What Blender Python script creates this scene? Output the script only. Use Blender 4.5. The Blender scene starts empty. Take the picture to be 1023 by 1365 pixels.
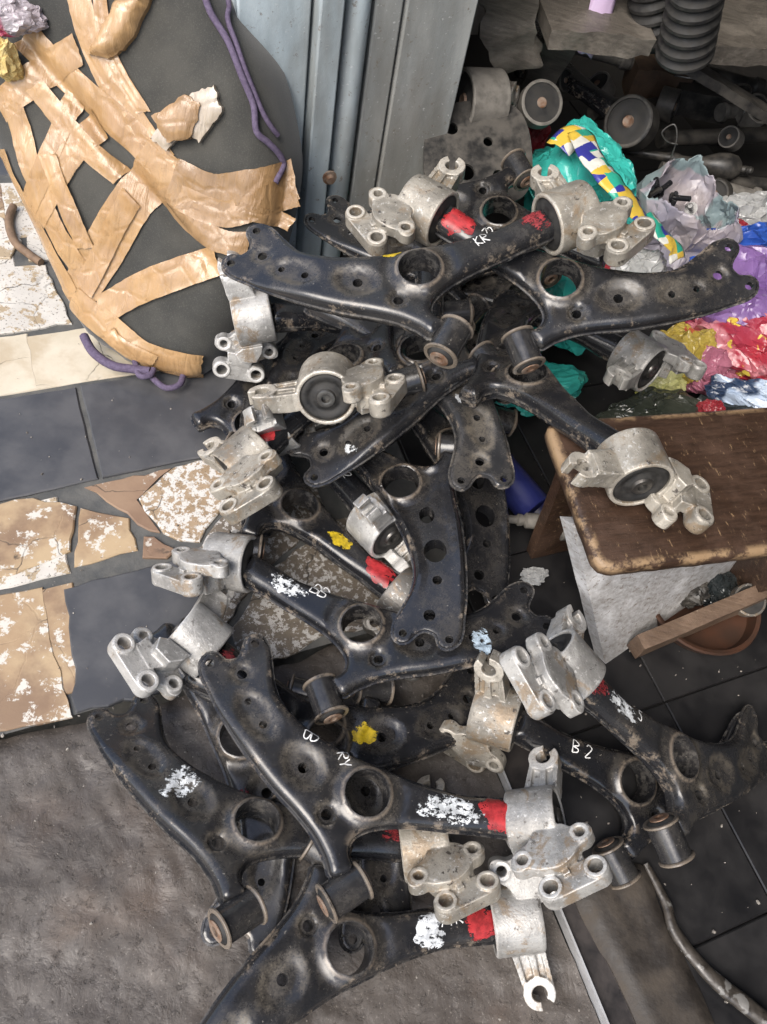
import bpy, bmesh, math, random
import numpy as np
from mathutils import Vector, Matrix, Euler, noise
from mathutils.geometry import delaunay_2d_cdt
R = math.radians
random.seed(7); rng = np.random.default_rng(7)
sc = bpy.context.scene
col = sc.collection

# ---------------------------------------------------------------- camera
cam_data = bpy.data.cameras.new('camera'); cam = bpy.data.objects.new('camera', cam_data); col.objects.link(cam)
CAMR = Matrix(((0.963422658, 0.267986533, 0.0), (0.225265452, -0.809838608, 0.541679707), (0.145162866, -0.521866503, -0.840584972)))
m = CAMR @ Matrix(((1, 0, 0), (0, -1, 0), (0, 0, -1)))
cam.matrix_world = Matrix.Translation((0, 0, 1.1)) @ m.to_4x4()
cam_data.sensor_fit = 'VERTICAL'; cam_data.sensor_height = 36; cam_data.lens = 1051 / 1365 * 36
cam_data.clip_start = 0.01; cam_data.clip_end = 200
sc.camera = cam
# ---------------------------------------------------------------- light: bright soft daylight from the open street on the left
G1 = Vector((math.cos(R(33)), math.sin(R(33)), 0)); G2 = Vector((-G1.y, G1.x, 0))
SUN_DIR = (-G1 * 0.72 - G2 * 0.42 + Vector((0, 0, 1.05))).normalized()      # towards the sun
w = bpy.data.worlds.new('World'); sc.world = w; w.use_nodes = True
nt = w.node_tree; bg = nt.nodes['Background']
sky = nt.nodes.new('ShaderNodeTexSky'); sky.sky_type = 'NISHITA'; sky.sun_disc = False
sky.sun_elevation = math.asin(SUN_DIR.z); sky.sun_rotation = math.atan2(SUN_DIR.x, SUN_DIR.y)
sky.dust_density = 3.0; sky.air_density = 1.0
nt.links.new(sky.outputs[0], bg.inputs[0]); bg.inputs[1].default_value = 0.15
sl = bpy.data.lights.new('sun', 'SUN'); sl.energy = 1.9; sl.angle = R(40); sl.color = (1, .96, .9)
so = bpy.data.objects.new('sun', sl); col.objects.link(so)
so.rotation_euler = SUN_DIR.to_track_quat('Z', 'Y').to_euler()
sc.view_settings.view_transform = 'Standard'; sc.view_settings.look = 'None'
sc.view_settings.exposure = 0.82; sc.view_settings.gamma = 1.0

ROOF_A = 0.42

# ---------------------------------------------------------------- helpers
def g(a, b, z=0.0):
    v = G1 * a + G2 * b; return Vector((v.x, v.y, z))
def mesh(name, V, F, sharp=35, mats=None):
    me = bpy.data.meshes.new(name); me.from_pydata([tuple(v) for v in V], [], [tuple(f) for f in F]); me.update()
    if sharp is not None:
        me.polygons.foreach_set('use_smooth', [True] * len(me.polygons))
        if sharp < 180: me.set_sharp_from_angle(angle=R(sharp))
    return me
def obj(name, me, mat=None, parent=None, mw=None):
    if mat is not None and len(me.materials) == 0: me.materials.append(mat)
    o = bpy.data.objects.new(name, me); col.objects.link(o)
    if parent is not None: o.parent = parent
    if mw is not None: o.matrix_local = mw
    return o
def empty(name, mw):
    o = bpy.data.objects.new(name, None); col.objects.link(o); o.matrix_world = mw; o.empty_display_size = .05; return o
def tag(o, label, cat, group=None):
    o['label'] = label; o['category'] = cat
    if group: o['group'] = group
    return o
def struct(o): o['kind'] = 'structure'; return o
class MB:
    'collects verts and faces for one mesh'
    def __init__(s): s.V = []; s.F = []
    def add(s, V, F):
        n = len(s.V); s.V += [tuple(v) for v in V]; s.F += [tuple(i + n for i in f) for f in F]; return s
    def box(s, c, size, rot=None):
        c = Vector(c); h = [x / 2 for x in size]; q = rot if rot is not None else Matrix.Identity(3)
        V = [c + q @ Vector((sx * h[0], sy * h[1], sz * h[2])) for sx in (-1, 1) for sy in (-1, 1) for sz in (-1, 1)]
        return s.add(V, [(0, 1, 3, 2), (4, 6, 7, 5), (0, 4, 5, 1), (2, 3, 7, 6), (0, 2, 6, 4), (1, 5, 7, 3)])
    def lathe(s, prof, n=32, mw=Matrix.Identity(4), closed=False):
        'prof: (r, x) pairs round the X axis'
        V = []; F = []
        for k in range(n):
            a = 2 * math.pi * k / n
            for r, x in prof: V.append(mw @ Vector((x, r * math.cos(a), r * math.sin(a))))
        m_ = len(prof)
        for k in range(n):
            b = (k + 1) % n
            for i in range(m_ if closed else m_ - 1):
                j = (i + 1) % m_
                F.append((k * m_ + i, k * m_ + j, b * m_ + j, b * m_ + i))
        return s.add(V, F)
    def tube(s, pts, rad, n=8, cap=True):
        pts = [Vector(p) for p in pts]; k = len(pts)
        rad = [rad] * k if not isinstance(rad, (list, tuple)) else rad
        V = []; F = []; up = None
        for i, p in enumerate(pts):
            t = (pts[min(i + 1, k - 1)] - pts[max(i - 1, 0)]).normalized()
            if up is None: up = t.orthogonal().normalized()
            up = (up - t * up.dot(t)).normalized(); b = t.cross(up)
            for j in range(n):
                a = 2 * math.pi * j / n; V.append(p + (up * math.cos(a) + b * math.sin(a)) * rad[i])
        for i in range(k - 1):
            for j in range(n):
                q = (j + 1) % n; F.append((i * n + j, i * n + q, i * n + n + q, i * n + n + j))
        if cap: F.append(tuple(reversed(range(n)))); F.append(tuple((k - 1) * n + j for j in range(n)))
        return s.add(V, F)
    def mesh(s, name, sharp=35): return mesh(name, s.V, s.F, sharp)
def smooth_closed(pts, step):
    P = np.array(pts, float); n = len(P); out = []
    for i in range(n):
        p0, p1, p2, p3 = P[i - 1], P[i], P[(i + 1) % n], P[(i + 2) % n]
        k = max(1, int(np.hypot(*(p2 - p1)) / step + .5))
        for j in range(k):
            t = j / k
            out.append(.5 * ((2 * p1) + (-p0 + p2) * t + (2 * p0 - 5 * p1 + 4 * p2 - p3) * t * t + (-p0 + 3 * p1 - 3 * p2 + p3) * t ** 3))
    return np.array(out)
def smooth_open(pts, k=6):
    P = [np.array(p, float) for p in pts]; n = len(P); out = []
    for i in range(n - 1):
        p0, p1, p2, p3 = P[max(i - 1, 0)], P[i], P[i + 1], P[min(i + 2, n - 1)]
        for j in range(k):
            t = j / k
            out.append(.5 * ((2 * p1) + (-p0 + p2) * t + (2 * p0 - 5 * p1 + 4 * p2 - p3) * t * t + (-p0 + 3 * p1 - 3 * p2 + p3) * t ** 3))
    out.append(P[-1]); return out
def circle(c, r, n=20, r2=None, rot=0):
    r2 = r2 or r; ca, sa = math.cos(rot), math.sin(rot)
    return np.array([(c[0] + r * math.cos(2 * math.pi * k / n) * ca - r2 * math.sin(2 * math.pi * k / n) * sa,
                      c[1] + r * math.cos(2 * math.pi * k / n) * sa + r2 * math.sin(2 * math.pi * k / n) * ca) for k in range(n)])
def inside(pts, poly):
    x, y = pts[:, 0], pts[:, 1]; r = np.zeros(len(pts), bool); q = np.roll(poly, -1, 0)
    for (x1, y1), (x2, y2) in zip(poly, q):
        c = (y1 > y) != (y2 > y)
        if c.any(): r ^= c & (x < (x2 - x1) * (y - y1) / (y2 - y1 + 1e-20) + x1)
    return r
def dist_poly(pts, poly):
    d = np.full(len(pts), 1e9); q = np.roll(poly, -1, 0)
    for a, b in zip(poly, q):
        ab = b - a; t = np.clip(((pts - a) @ ab) / (ab @ ab + 1e-20), 0, 1)
        d = np.minimum(d, np.hypot(*(pts - a - t[:, None] * ab).T))
    return d
def cdt(loops, extra=None):
    'triangulate loops[0] minus loops[1:], with extra interior points; returns pts, tris, loop index lists'
    P = []; E = []; idx = []
    for lp in loops:
        n0 = len(P); k = len(lp); P += [Vector((float(a), float(b))) for a, b in lp]
        E += [(n0 + i, n0 + (i + 1) % k) for i in range(k)]; idx.append(list(range(n0, n0 + k)))
    if extra is not None: P += [Vector((float(a), float(b))) for a, b in extra]
    v, e, f, ov, oe, of = delaunay_2d_cdt(P, E, [], 0, 1e-7)
    new = {}
    for i, o in enumerate(ov):
        for k in o: new[k] = i
    pts = np.array([(p.x, p.y) for p in v]); tri = np.array([t for t in f if len(t) == 3])
    c = pts[tri].mean(1); keep = inside(c, np.array(loops[0]))
    for h in loops[1:]: keep &= ~inside(c, np.array(h))
    a, b, d = pts[tri[:, 0]], pts[tri[:, 1]], pts[tri[:, 2]]
    tri = tri[keep]
    cr = np.cross(pts[tri[:, 1]] - pts[tri[:, 0]], pts[tri[:, 2]] - pts[tri[:, 0]])
    tri[cr < 0] = tri[cr < 0][:, ::-1]
    return pts, tri, [[new[i] for i in l] for l in idx]
def slab(loops, z0, z1, mb=None):
    'solid plate with holes between two heights'
    pts, tri, idx = cdt(loops); n = len(pts); mb = mb or MB()
    V = [(x, y, z1) for x, y in pts] + [(x, y, z0) for x, y in pts]
    F = [tuple(t) for t in tri] + [(t[0] + n, t[2] + n, t[1] + n) for t in tri]
    for l in idx:
        a = pts[l]; area = np.sum(a[:, 0] * np.roll(a[:, 1], -1) - np.roll(a[:, 0], -1) * a[:, 1])
        ccw = area > 0
        if l is not idx[0]: ccw = not ccw
        for i in range(len(l)):
            p, q = l[i], l[(i + 1) % len(l)]
            F.append((p + n, q + n, q, p) if ccw else (q + n, p + n, p, q))
    return mb.add(V, F)
def remeshed(mb, voxel, smooth=3, fac=.5, tris=None):
    me = mb.mesh('tmp', None); o = bpy.data.objects.new('tmp', me); col.objects.link(o)
    md = o.modifiers.new('r', 'REMESH'); md.mode = 'VOXEL'; md.voxel_size = voxel; md.use_smooth_shade = True
    if smooth: ms = o.modifiers.new('s', 'SMOOTH'); ms.factor = fac; ms.iterations = smooth
    if tris: dc = o.modifiers.new('d', 'DECIMATE'); dc.ratio = tris
    out = bpy.data.meshes.new_from_object(o.evaluated_get(bpy.context.evaluated_depsgraph_get()))
    bpy.data.objects.remove(o); out.materials.clear()
    out.polygons.foreach_set('use_smooth', [True] * len(out.polygons)); return out
def mirrored(me, name):
    m2 = me.copy(); m2.name = name; m2.transform(Matrix.Diagonal((1, -1, 1, 1))); m2.flip_normals(); return m2

# ---------------------------------------------------------------- materials
class NT:
    def __init__(s, name, bump=None):
        s.mat = bpy.data.materials.new(name); s.mat.use_nodes = True; s.t = s.mat.node_tree; s.b = s.t.nodes['Principled BSDF']
        s.tc = s.t.nodes.new('ShaderNodeTexCoord'); s.co = s.tc.outputs['Object']
        s.rnd = s.t.nodes.new('ShaderNodeObjectInfo').outputs['Random']
    def n(s, typ, **k):
        nd = s.t.nodes.new(typ)
        for a, v in k.items(): setattr(nd, a, v)
        return nd
    def l(s, a, b): s.t.links.new(a, b)
    def pos(s, jitter=True, world=False):
        'object coordinates shifted by a different amount on every object'
        if world:
            return s.n('ShaderNodeNewGeometry').outputs['Position']
        if not jitter: return s.co
        v = s.n('ShaderNodeVectorMath', operation='SCALE'); c = s.n('ShaderNodeCombineXYZ')
        for i in range(3): s.l(s.rnd, c.inputs[i])
        s.l(c.outputs[0], v.inputs[0]); v.inputs['Scale'].default_value = 17.3
        a = s.n('ShaderNodeVectorMath', operation='ADD'); s.l(s.co, a.inputs[0]); s.l(v.outputs[0], a.inputs[1]); return a.outputs[0]
    def noise(s, scale, detail=4, rough=.55, co=None, dist=0):
        nd = s.n('ShaderNodeTexNoise'); nd.inputs['Scale'].default_value = scale; nd.inputs['Detail'].default_value = detail
        nd.inputs['Roughness'].default_value = rough; nd.inputs['Distortion'].default_value = dist
        s.l(co if co is not None else s.pos(), nd.inputs['Vector']); return nd.outputs['Fac']
    def voro(s, scale, co=None, feature='F1', out='Distance'):
        nd = s.n('ShaderNodeTexVoronoi', feature=feature); nd.inputs['Scale'].default_value = scale
        s.l(co if co is not None else s.pos(), nd.inputs['Vector']); return nd.outputs[out]
    def ramp(s, fac, lo, hi, a=0.0, b=1.0):
        nd = s.n('ShaderNodeMapRange', interpolation_type='SMOOTHSTEP'); s.l(fac, nd.inputs[0])
        for i, v in zip((1, 2, 3, 4), (lo, hi, a, b)): nd.inputs[i].default_value = v
        return nd.outputs[0]
    def math(s, op, a, b=0.0):
        nd = s.n('ShaderNodeMath', operation=op)
        for i, v in enumerate((a, b)):
            if isinstance(v, (int, float)): nd.inputs[i].default_value = v
            else: s.l(v, nd.inputs[i])
        return nd.outputs[0]
    def mix(s, fac, a, b):
        nd = s.n('ShaderNodeMix', data_type='RGBA')
        for i, v in ((0, fac), (6, a), (7, b)):
            if isinstance(v, (int, float)): nd.inputs[i].default_value = v
            elif isinstance(v, tuple): nd.inputs[i].default_value = (*v, 1) if len(v) == 3 else v
            else: s.l(v, nd.inputs[i])
        return nd.outputs[2]
    def up(s):
        x = s.n('ShaderNodeSeparateXYZ'); s.l(s.n('ShaderNodeNewGeometry').outputs['Normal'], x.inputs[0]); return x.outputs[2]
    def attr(s, name): return s.n('ShaderNodeAttribute', attribute_name=name).outputs['Fac']
    def color(s, c): s.l(c, s.b.inputs['Base Color']) if not isinstance(c, tuple) else setattr(s.b.inputs['Base Color'], 'default_value', (*c, 1)); return s
    def rough(s, r): s.l(r, s.b.inputs['Roughness']) if not isinstance(r, (int, float)) else setattr(s.b.inputs['Roughness'], 'default_value', r); return s
    def metal(s, r): s.l(r, s.b.inputs['Metallic']) if not isinstance(r, (int, float)) else setattr(s.b.inputs['Metallic'], 'default_value', r); return s
    def bump(s, h, strength=.3, dist=.002):
        b = s.n('ShaderNodeBump'); b.inputs['Strength'].default_value = strength; b.inputs['Distance'].default_value = dist
        s.l(h, b.inputs['Height']); s.l(b.outputs[0], s.b.inputs['Normal']); return s
    def alpha(s, a): s.l(a, s.b.inputs['Alpha']); return s
M = {}
def mk_black(name, base=(.0125, .0128, .0142), dusty=.5):
    t = NT(name)
    big = t.noise(11, 8, .68, dist=.6); mid = t.noise(38, 8, .72); fine = t.noise(330, 4, .65)
    dust = t.math('ADD', t.math('MULTIPLY', t.attr('dust'), .62), t.ramp(big, .40, .78, 0, .42))
    dust = t.math('MULTIPLY', dust, t.ramp(mid, .34, .64, .22, 1.15))
    dust = t.math('MULTIPLY', dust, t.ramp(t.up(), .1, .8, .1, 1))
    grain = t.ramp(t.noise(480, 5, .75), .36, .62, .35, 1.2); dust = t.math('MINIMUM', t.math('MULTIPLY', t.math('MULTIPLY', dust, dusty * 1.45), grain), .82)
    tone = t.mix(t.noise(14, 3), base, tuple(x * 1.8 for x in base))
    dcol = t.mix(t.noise(60, 5, .7), (.085, .070, .050), (.21, .18, .135))
    c = t.mix(dust, tone, dcol)
    st = t.n('ShaderNodeMapping'); t.l(t.pos(), st.inputs[0]); st.inputs['Scale'].default_value = (1, 5, 1); st.inputs['Rotation'].default_value = (0, 0, .65)
    scr = t.ramp(t.noise(60, 6, .8, co=st.outputs[0]), .685, .72)
    c = t.mix(t.math('MULTIPLY', scr, .55), c, (.34, .33, .31))
    spk = t.ramp(t.noise(210, 4, .7), .665, .70)
    c = t.mix(t.math('MULTIPLY', spk, .5), c, (.36, .33, .28))
    rust = t.math('MAXIMUM', t.math('MULTIPLY', t.attr('edge'), t.ramp(t.noise(30, 8, .75), .54, .62)), t.math('MULTIPLY', t.attr('rim'), t.ramp(t.noise(26, 6, .7), .34, .5)))
    c = t.mix(t.math('MULTIPLY', rust, .55), c, t.mix(fine, (.17, .115, .075), (.40, .35, .28)))
    pt = t.n('ShaderNodeNewGeometry').outputs['Pointiness']; c = t.mix(t.math('MULTIPLY', t.ramp(pt, .53, .62), t.ramp(t.noise(70, 6, .75), .45, .62, 0, .5)), c, (.27, .25, .22))
    t.color(c)
    t.rough(t.math('ADD', t.math('MULTIPLY', dust, .55), t.ramp(mid, .3, .7, .12, .30)))
    t.bump(t.math('ADD', t.math('MULTIPLY', fine, .3), mid), .2, .0012)
    t.b.inputs['Specular IOR Level'].default_value = .65
    return t.mat
def mk_alu(name, base=(.42, .41, .385), dirt=.5):
    t = NT(name)
    big = t.noise(18, 7, .66); mid = t.noise(70, 8, .74); fine = t.noise(420, 3, .6)
    c = t.mix(t.ramp(big, .38, .64), base, tuple(x * .52 for x in base))
    c = t.mix(t.math('MULTIPLY', t.ramp(t.noise(22, 7, .72, dist=.5), .52 - .12 * (dirt - .5), .62), .75), c, (.24, .17, .10))
    c = t.mix(t.math('MULTIPLY', t.ramp(mid, .585, .635), dirt + .25), c, (.06, .05, .042))
    c = t.mix(t.math('MULTIPLY', t.ramp(t.noise(130, 6, .75), .58, .64), .55), c, (.70, .69, .66))
    c = t.mix(t.math('MULTIPLY', t.ramp(fine, .58, .7), .4), c, (.12, .11, .10))
    pt = t.n('ShaderNodeNewGeometry').outputs['Pointiness']; c = t.mix(t.math('MULTIPLY', t.ramp(pt, .515, .56), t.ramp(t.noise(90, 5, .7), .35, .6, .1, .75)), c, tuple(min(.7, x * 1.5 + .05) for x in base))
    mc = t.math('MULTIPLY', t.attr('mach'), t.ramp(mid, .42, .60, 1, .35)); c = t.mix(t.math('MULTIPLY', mc, .8), c, tuple(min(.75, x * 1.45 + .06) for x in base))
    t.color(c); t.metal(.28); t.rough(t.math('SUBTRACT', t.ramp(mid, .3, .7, .30, .60), t.math('MULTIPLY', mc, .12)))
    t.bump(t.math('ADD', t.math('MULTIPLY', fine, .5), mid), .5, .0018); return t.mat
def mk_simple(name, c0, c1, scale=40, rough=(.5, .8), bump=.2, metal=0, dist=.0015, spec=.5, detail=5):
    t = NT(name); nz = t.noise(scale, detail, .65); t.color(t.mix(t.ramp(nz, .32, .68), c0, c1)); t.rough(t.ramp(nz, .3, .7, *rough)); t.metal(metal)
    t.b.inputs['Specular IOR Level'].default_value = spec
    if bump: t.bump(t.math('ADD', nz, t.math('MULTIPLY', t.noise(scale * 7, 3), .35)), bump, dist)
    return t.mat
def mk_flake(name, c, cover=.5, scale=110, rough=.6):
    'flaking paint or chalk: broken up by noise so that what is under it shows'
    t = NT(name); nz = t.noise(scale, 5, .72); t.color(t.mix(t.ramp(t.noise(75, 5, .7), .35, .65), tuple(min(.9, x * 1.12) for x in c), tuple(x * .5 for x in c))); t.rough(rough)
    st = t.n('ShaderNodeMapping'); t.l(t.pos(), st.inputs[0]); st.inputs['Scale'].default_value = (1, 2.6, 1); st.inputs['Rotation'].default_value = (0, 0, .9); n2 = t.noise(scale * .55, 7, .8, co=st.outputs[0]); ff = t.math('MULTIPLY', t.attr('fall'), .075); t.alpha(t.ramp(t.math('SUBTRACT', t.math('ADD', t.math('MULTIPLY', nz, .5), t.math('MULTIPLY', n2, .5)), ff), .60 - .26 * cover, .64 - .26 * cover)); t.bump(nz, .3, .001); return t.mat
M['black'] = mk_black('black_paint')
M['black2'] = mk_black('black_paint_clean', (.0085, .0088, .0102), .30)
M['black3'] = mk_black('black_paint_dusty', (.016, .0165, .018), .85)
M['alu'] = mk_alu('cast_aluminium'); M['alu_dirty'] = mk_alu('cast_aluminium_dirty', (.38, .35, .295), .75); M['alu_light'] = mk_alu('cast_aluminium_clean', (.47, .46, .435), .3)
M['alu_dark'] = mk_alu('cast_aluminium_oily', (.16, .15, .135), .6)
M['rubber'] = mk_simple('rubber', (.010, .010, .010), (.032, .030, .027), 60, (.55, .85), .25)
M['steel_rust'] = mk_simple('rusty_steel', (.20, .105, .06), (.30, .24, .19), 70, (.45, .75), .4, .4)
M['steel'] = mk_simple('worn_steel', (.16, .155, .145), (.07, .065, .06), 60, (.28, .55), .2, .8)
M['sleeve'] = mk_black('sleeve_paint', (.014, .014, .015), .7)
M['red'] = mk_flake('red_paint', (.40, .03, .034), .80, 150, .4)
M['red_dull'] = mk_flake('red_paint_worn', (.26, .03, .035), .56, 170, .5)
M['white'] = mk_flake('white_paint_flaking', (.72, .75, .76), .54, 130)
M['white_solid'] = mk_flake('white_paint', (.74, .77, .79), .74, 120)
M['bluewhite'] = mk_flake('pale_blue_paint', (.50, .62, .72), .70, 120)
M['yellow'] = mk_flake('yellow_paint', (.56, .40, .015), .76, 120, .5)
M['blue'] = mk_flake('blue_paint', (.03, .11, .30), .42, 200, .5)
M['chalk'] = mk_flake('chalk_line', (.78, .78, .76), .85, 160, .9)

POSE = {
 'A1': {'h':'R','loc':[-0.0371,0.8132,0.4046],'R':[[0.7672,-0.6262,-0.1385],[0.5969,0.7762,-0.2032],[0.2347,0.0733,0.9693]],'br':[-0.186,0.038,-0.006]},
 'A2': {'h':'M','loc':[0.1476,0.8893,0.3904],'R':[[-0.9371,-0.3205,-0.1384],[0.3491,-0.8547,-0.3841],[0.0048,-0.4083,0.9128]],'br':[-0.262,0.076,0.037]},
 'A3': {'h':'M','loc':[0.0526,1.1537,0.2762],'R':[[0.9662,0.2267,-0.1223],[-0.2525,0.9275,-0.2755],[0.051,0.2971,0.9535]],'br':[0.0,0.0,0.0]},
 'A30': {'h':'R','loc':[0.0035,1.0824,0.2229],'R':[[0.8551,-0.5178,0.025],[0.517,0.8481,-0.1159],[0.0388,0.112,0.9929]],'br':[0.0,0.0,0.0]},
 'A5': {'h':'R','loc':[-0.0774,0.9559,0.1751],'R':[[-0.9339,0.3573,0.0137],[-0.3554,-0.9318,0.0734],[0.039,0.0637,0.9972]],'br':[1.909,0.204,-0.189]},
 'A24': {'h':'M','loc':[0.1305,1.0665,0.1931],'R':[[0.9311,0.3589,-0.0646],[-0.3577,0.9334,0.0299],[0.0711,-0.0047,0.9975]],'br':[0.251,-0.072,0.266]},
 'A25': {'h':'R','loc':[0.1464,0.798,0.2866],'R':[[0.6383,0.726,-0.2561],[-0.7045,0.6849,0.1858],[0.3103,0.0618,0.9486]],'br':[2.688,-0.475,-0.346]},
 'A7': {'h':'M','loc':[-0.1136,0.8078,0.2083],'R':[[-0.4012,0.837,-0.3721],[-0.9099,-0.411,0.0565],[-0.1057,0.3612,0.9265]],'br':[-0.236,0.091,0.177]},
 'A8': {'h':'R','loc':[-0.0101,0.8413,0.2337],'R':[[-0.126,-0.9589,-0.2543],[0.9859,-0.0926,-0.1392],[0.11,-0.2683,0.957]],'br':[-0.0,0.0,0.0]},
 'A10': {'h':'R','loc':[-0.1246,0.62,0.0743],'R':[[0.8949,0.4445,0.0408],[-0.4463,0.8903,0.0906],[0.004,-0.0993,0.9951]],'br':[0.2,0.0,0.0]},
 'A11': {'h':'R','loc':[-0.157,0.7645,0.0902],'R':[[0.7228,0.6859,-0.0838],[-0.6862,0.7268,0.03],[0.0815,0.0358,0.996]],'br':[1.954,-0.004,0.148]},
 'A12': {'h':'R','loc':[0.0154,0.6608,0.1504],'R':[[-0.8286,-0.5133,-0.2234],[0.5353,-0.8433,-0.0476],[-0.164,-0.1591,0.9736]],'br':[-0.0,-0.0,0.0]},
 'A13': {'h':'R','loc':[0.0766,0.7761,0.1227],'R':[[-0.8478,-0.518,0.1133],[0.5087,-0.8549,-0.1017],[0.1495,-0.0286,0.9883]],'br':[0.0,0.0,0.0]},
 'A14': {'h':'R','loc':[-0.0162,0.8631,0.2153],'R':[[-0.9543,-0.2886,-0.0774],[0.295,-0.9513,-0.09],[-0.0477,-0.1087,0.9929]],'br':[0.0,0.0,0.0]},
 'A15': {'h':'M','loc':[0.0145,0.4413,0.1169],'R':[[-0.9412,-0.2954,-0.1637],[0.2986,-0.9544,0.0051],[-0.1577,-0.0441,0.9865]],'br':[-0.613,0.21,-0.298]},
 'A16': {'h':'R','loc':[0.0691,0.2313,0.1237],'R':[[0.9896,-0.1239,0.0732],[0.1241,0.9923,0.0017],[-0.0728,0.0074,0.9973]],'br':[-0.406,-0.625,0.021]},
 'A17': {'h':'R','loc':[-0.0477,0.1733,0.067],'R':[[0.9774,-0.206,0.0483],[0.1757,0.9174,0.3572],[-0.1179,-0.3406,0.9328]],'br':[-0.216,-0.369,-0.009]},
 'A18': {'h':'M','loc':[0.0942,0.0749,0.0624],'R':[[0.9121,-0.3915,0.1213],[0.3892,0.9201,0.0434],[-0.1286,0.0076,0.9917]],'br':[-0.408,-0.341,-0.007]},
 'A19': {'h':'M','loc':[-0.0029,0.3189,0.0477],'R':[[-0.9902,-0.1367,0.0271],[0.1368,-0.9906,0.0048],[0.0262,0.0085,0.9996]],'br':[0.0,0.0,0.0]},
 'A20': {'h':'R','loc':[-0.1039,0.2852,0.0196],'R':[[-0.8236,-0.5671,0.0137],[0.5647,-0.8219,-0.0745],[0.0535,-0.0537,0.9971]],'br':[0.0,0.0,0.0]},
 'A26': {'h':'R','loc':[0.0056,0.2988,0.0528],'R':[[-0.9191,-0.3434,0.193],[0.353,-0.9355,0.0171],[0.1747,0.0838,0.981]],'br':[3.377,0.155,0.219]},
 'A22': {'h':'M','loc':[0.4563,0.3875,0.108],'R':[[-0.8684,-0.1257,0.4796],[0.1541,-0.9878,0.0203],[0.4712,0.0915,0.8772]],'br':[-0.231,0.052,0.296]},
 'A23': {'h':'M','loc':[0.4279,0.3651,0.0378],'R':[[-0.9618,-0.1372,0.2371],[0.0984,-0.9808,-0.1685],[0.2557,-0.1388,0.9568]],'br':[1.03,0.463,-0.308]},
 'A28': {'h':'R','loc':[-0.2469,0.7654,0.0439],'R':[[0.3656,0.9304,0.0269],[-0.9279,0.3666,-0.0682],[-0.0733,0.0,0.9973]],'br':[-0.0,0.0,-0.0]},
 'B9': {'h':'M','loc':[-0.3902,0.6213,0.1695],'R':[[0.9508,-0.3096,-0.008],[0.3096,0.9509,-0.0007],[0.0079,-0.0018,1.0]],'br':[1.051,-0.506,0.278]},
 'A31': {'h':'R','loc':[0.0914,1.8354,0.2017],'R':[[0.8429,0.5365,0.0411],[-0.5359,0.8439,-0.0255],[-0.0483,-0.0005,0.9988]],'br':[0.0,-0.135,0.056]},
}
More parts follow.
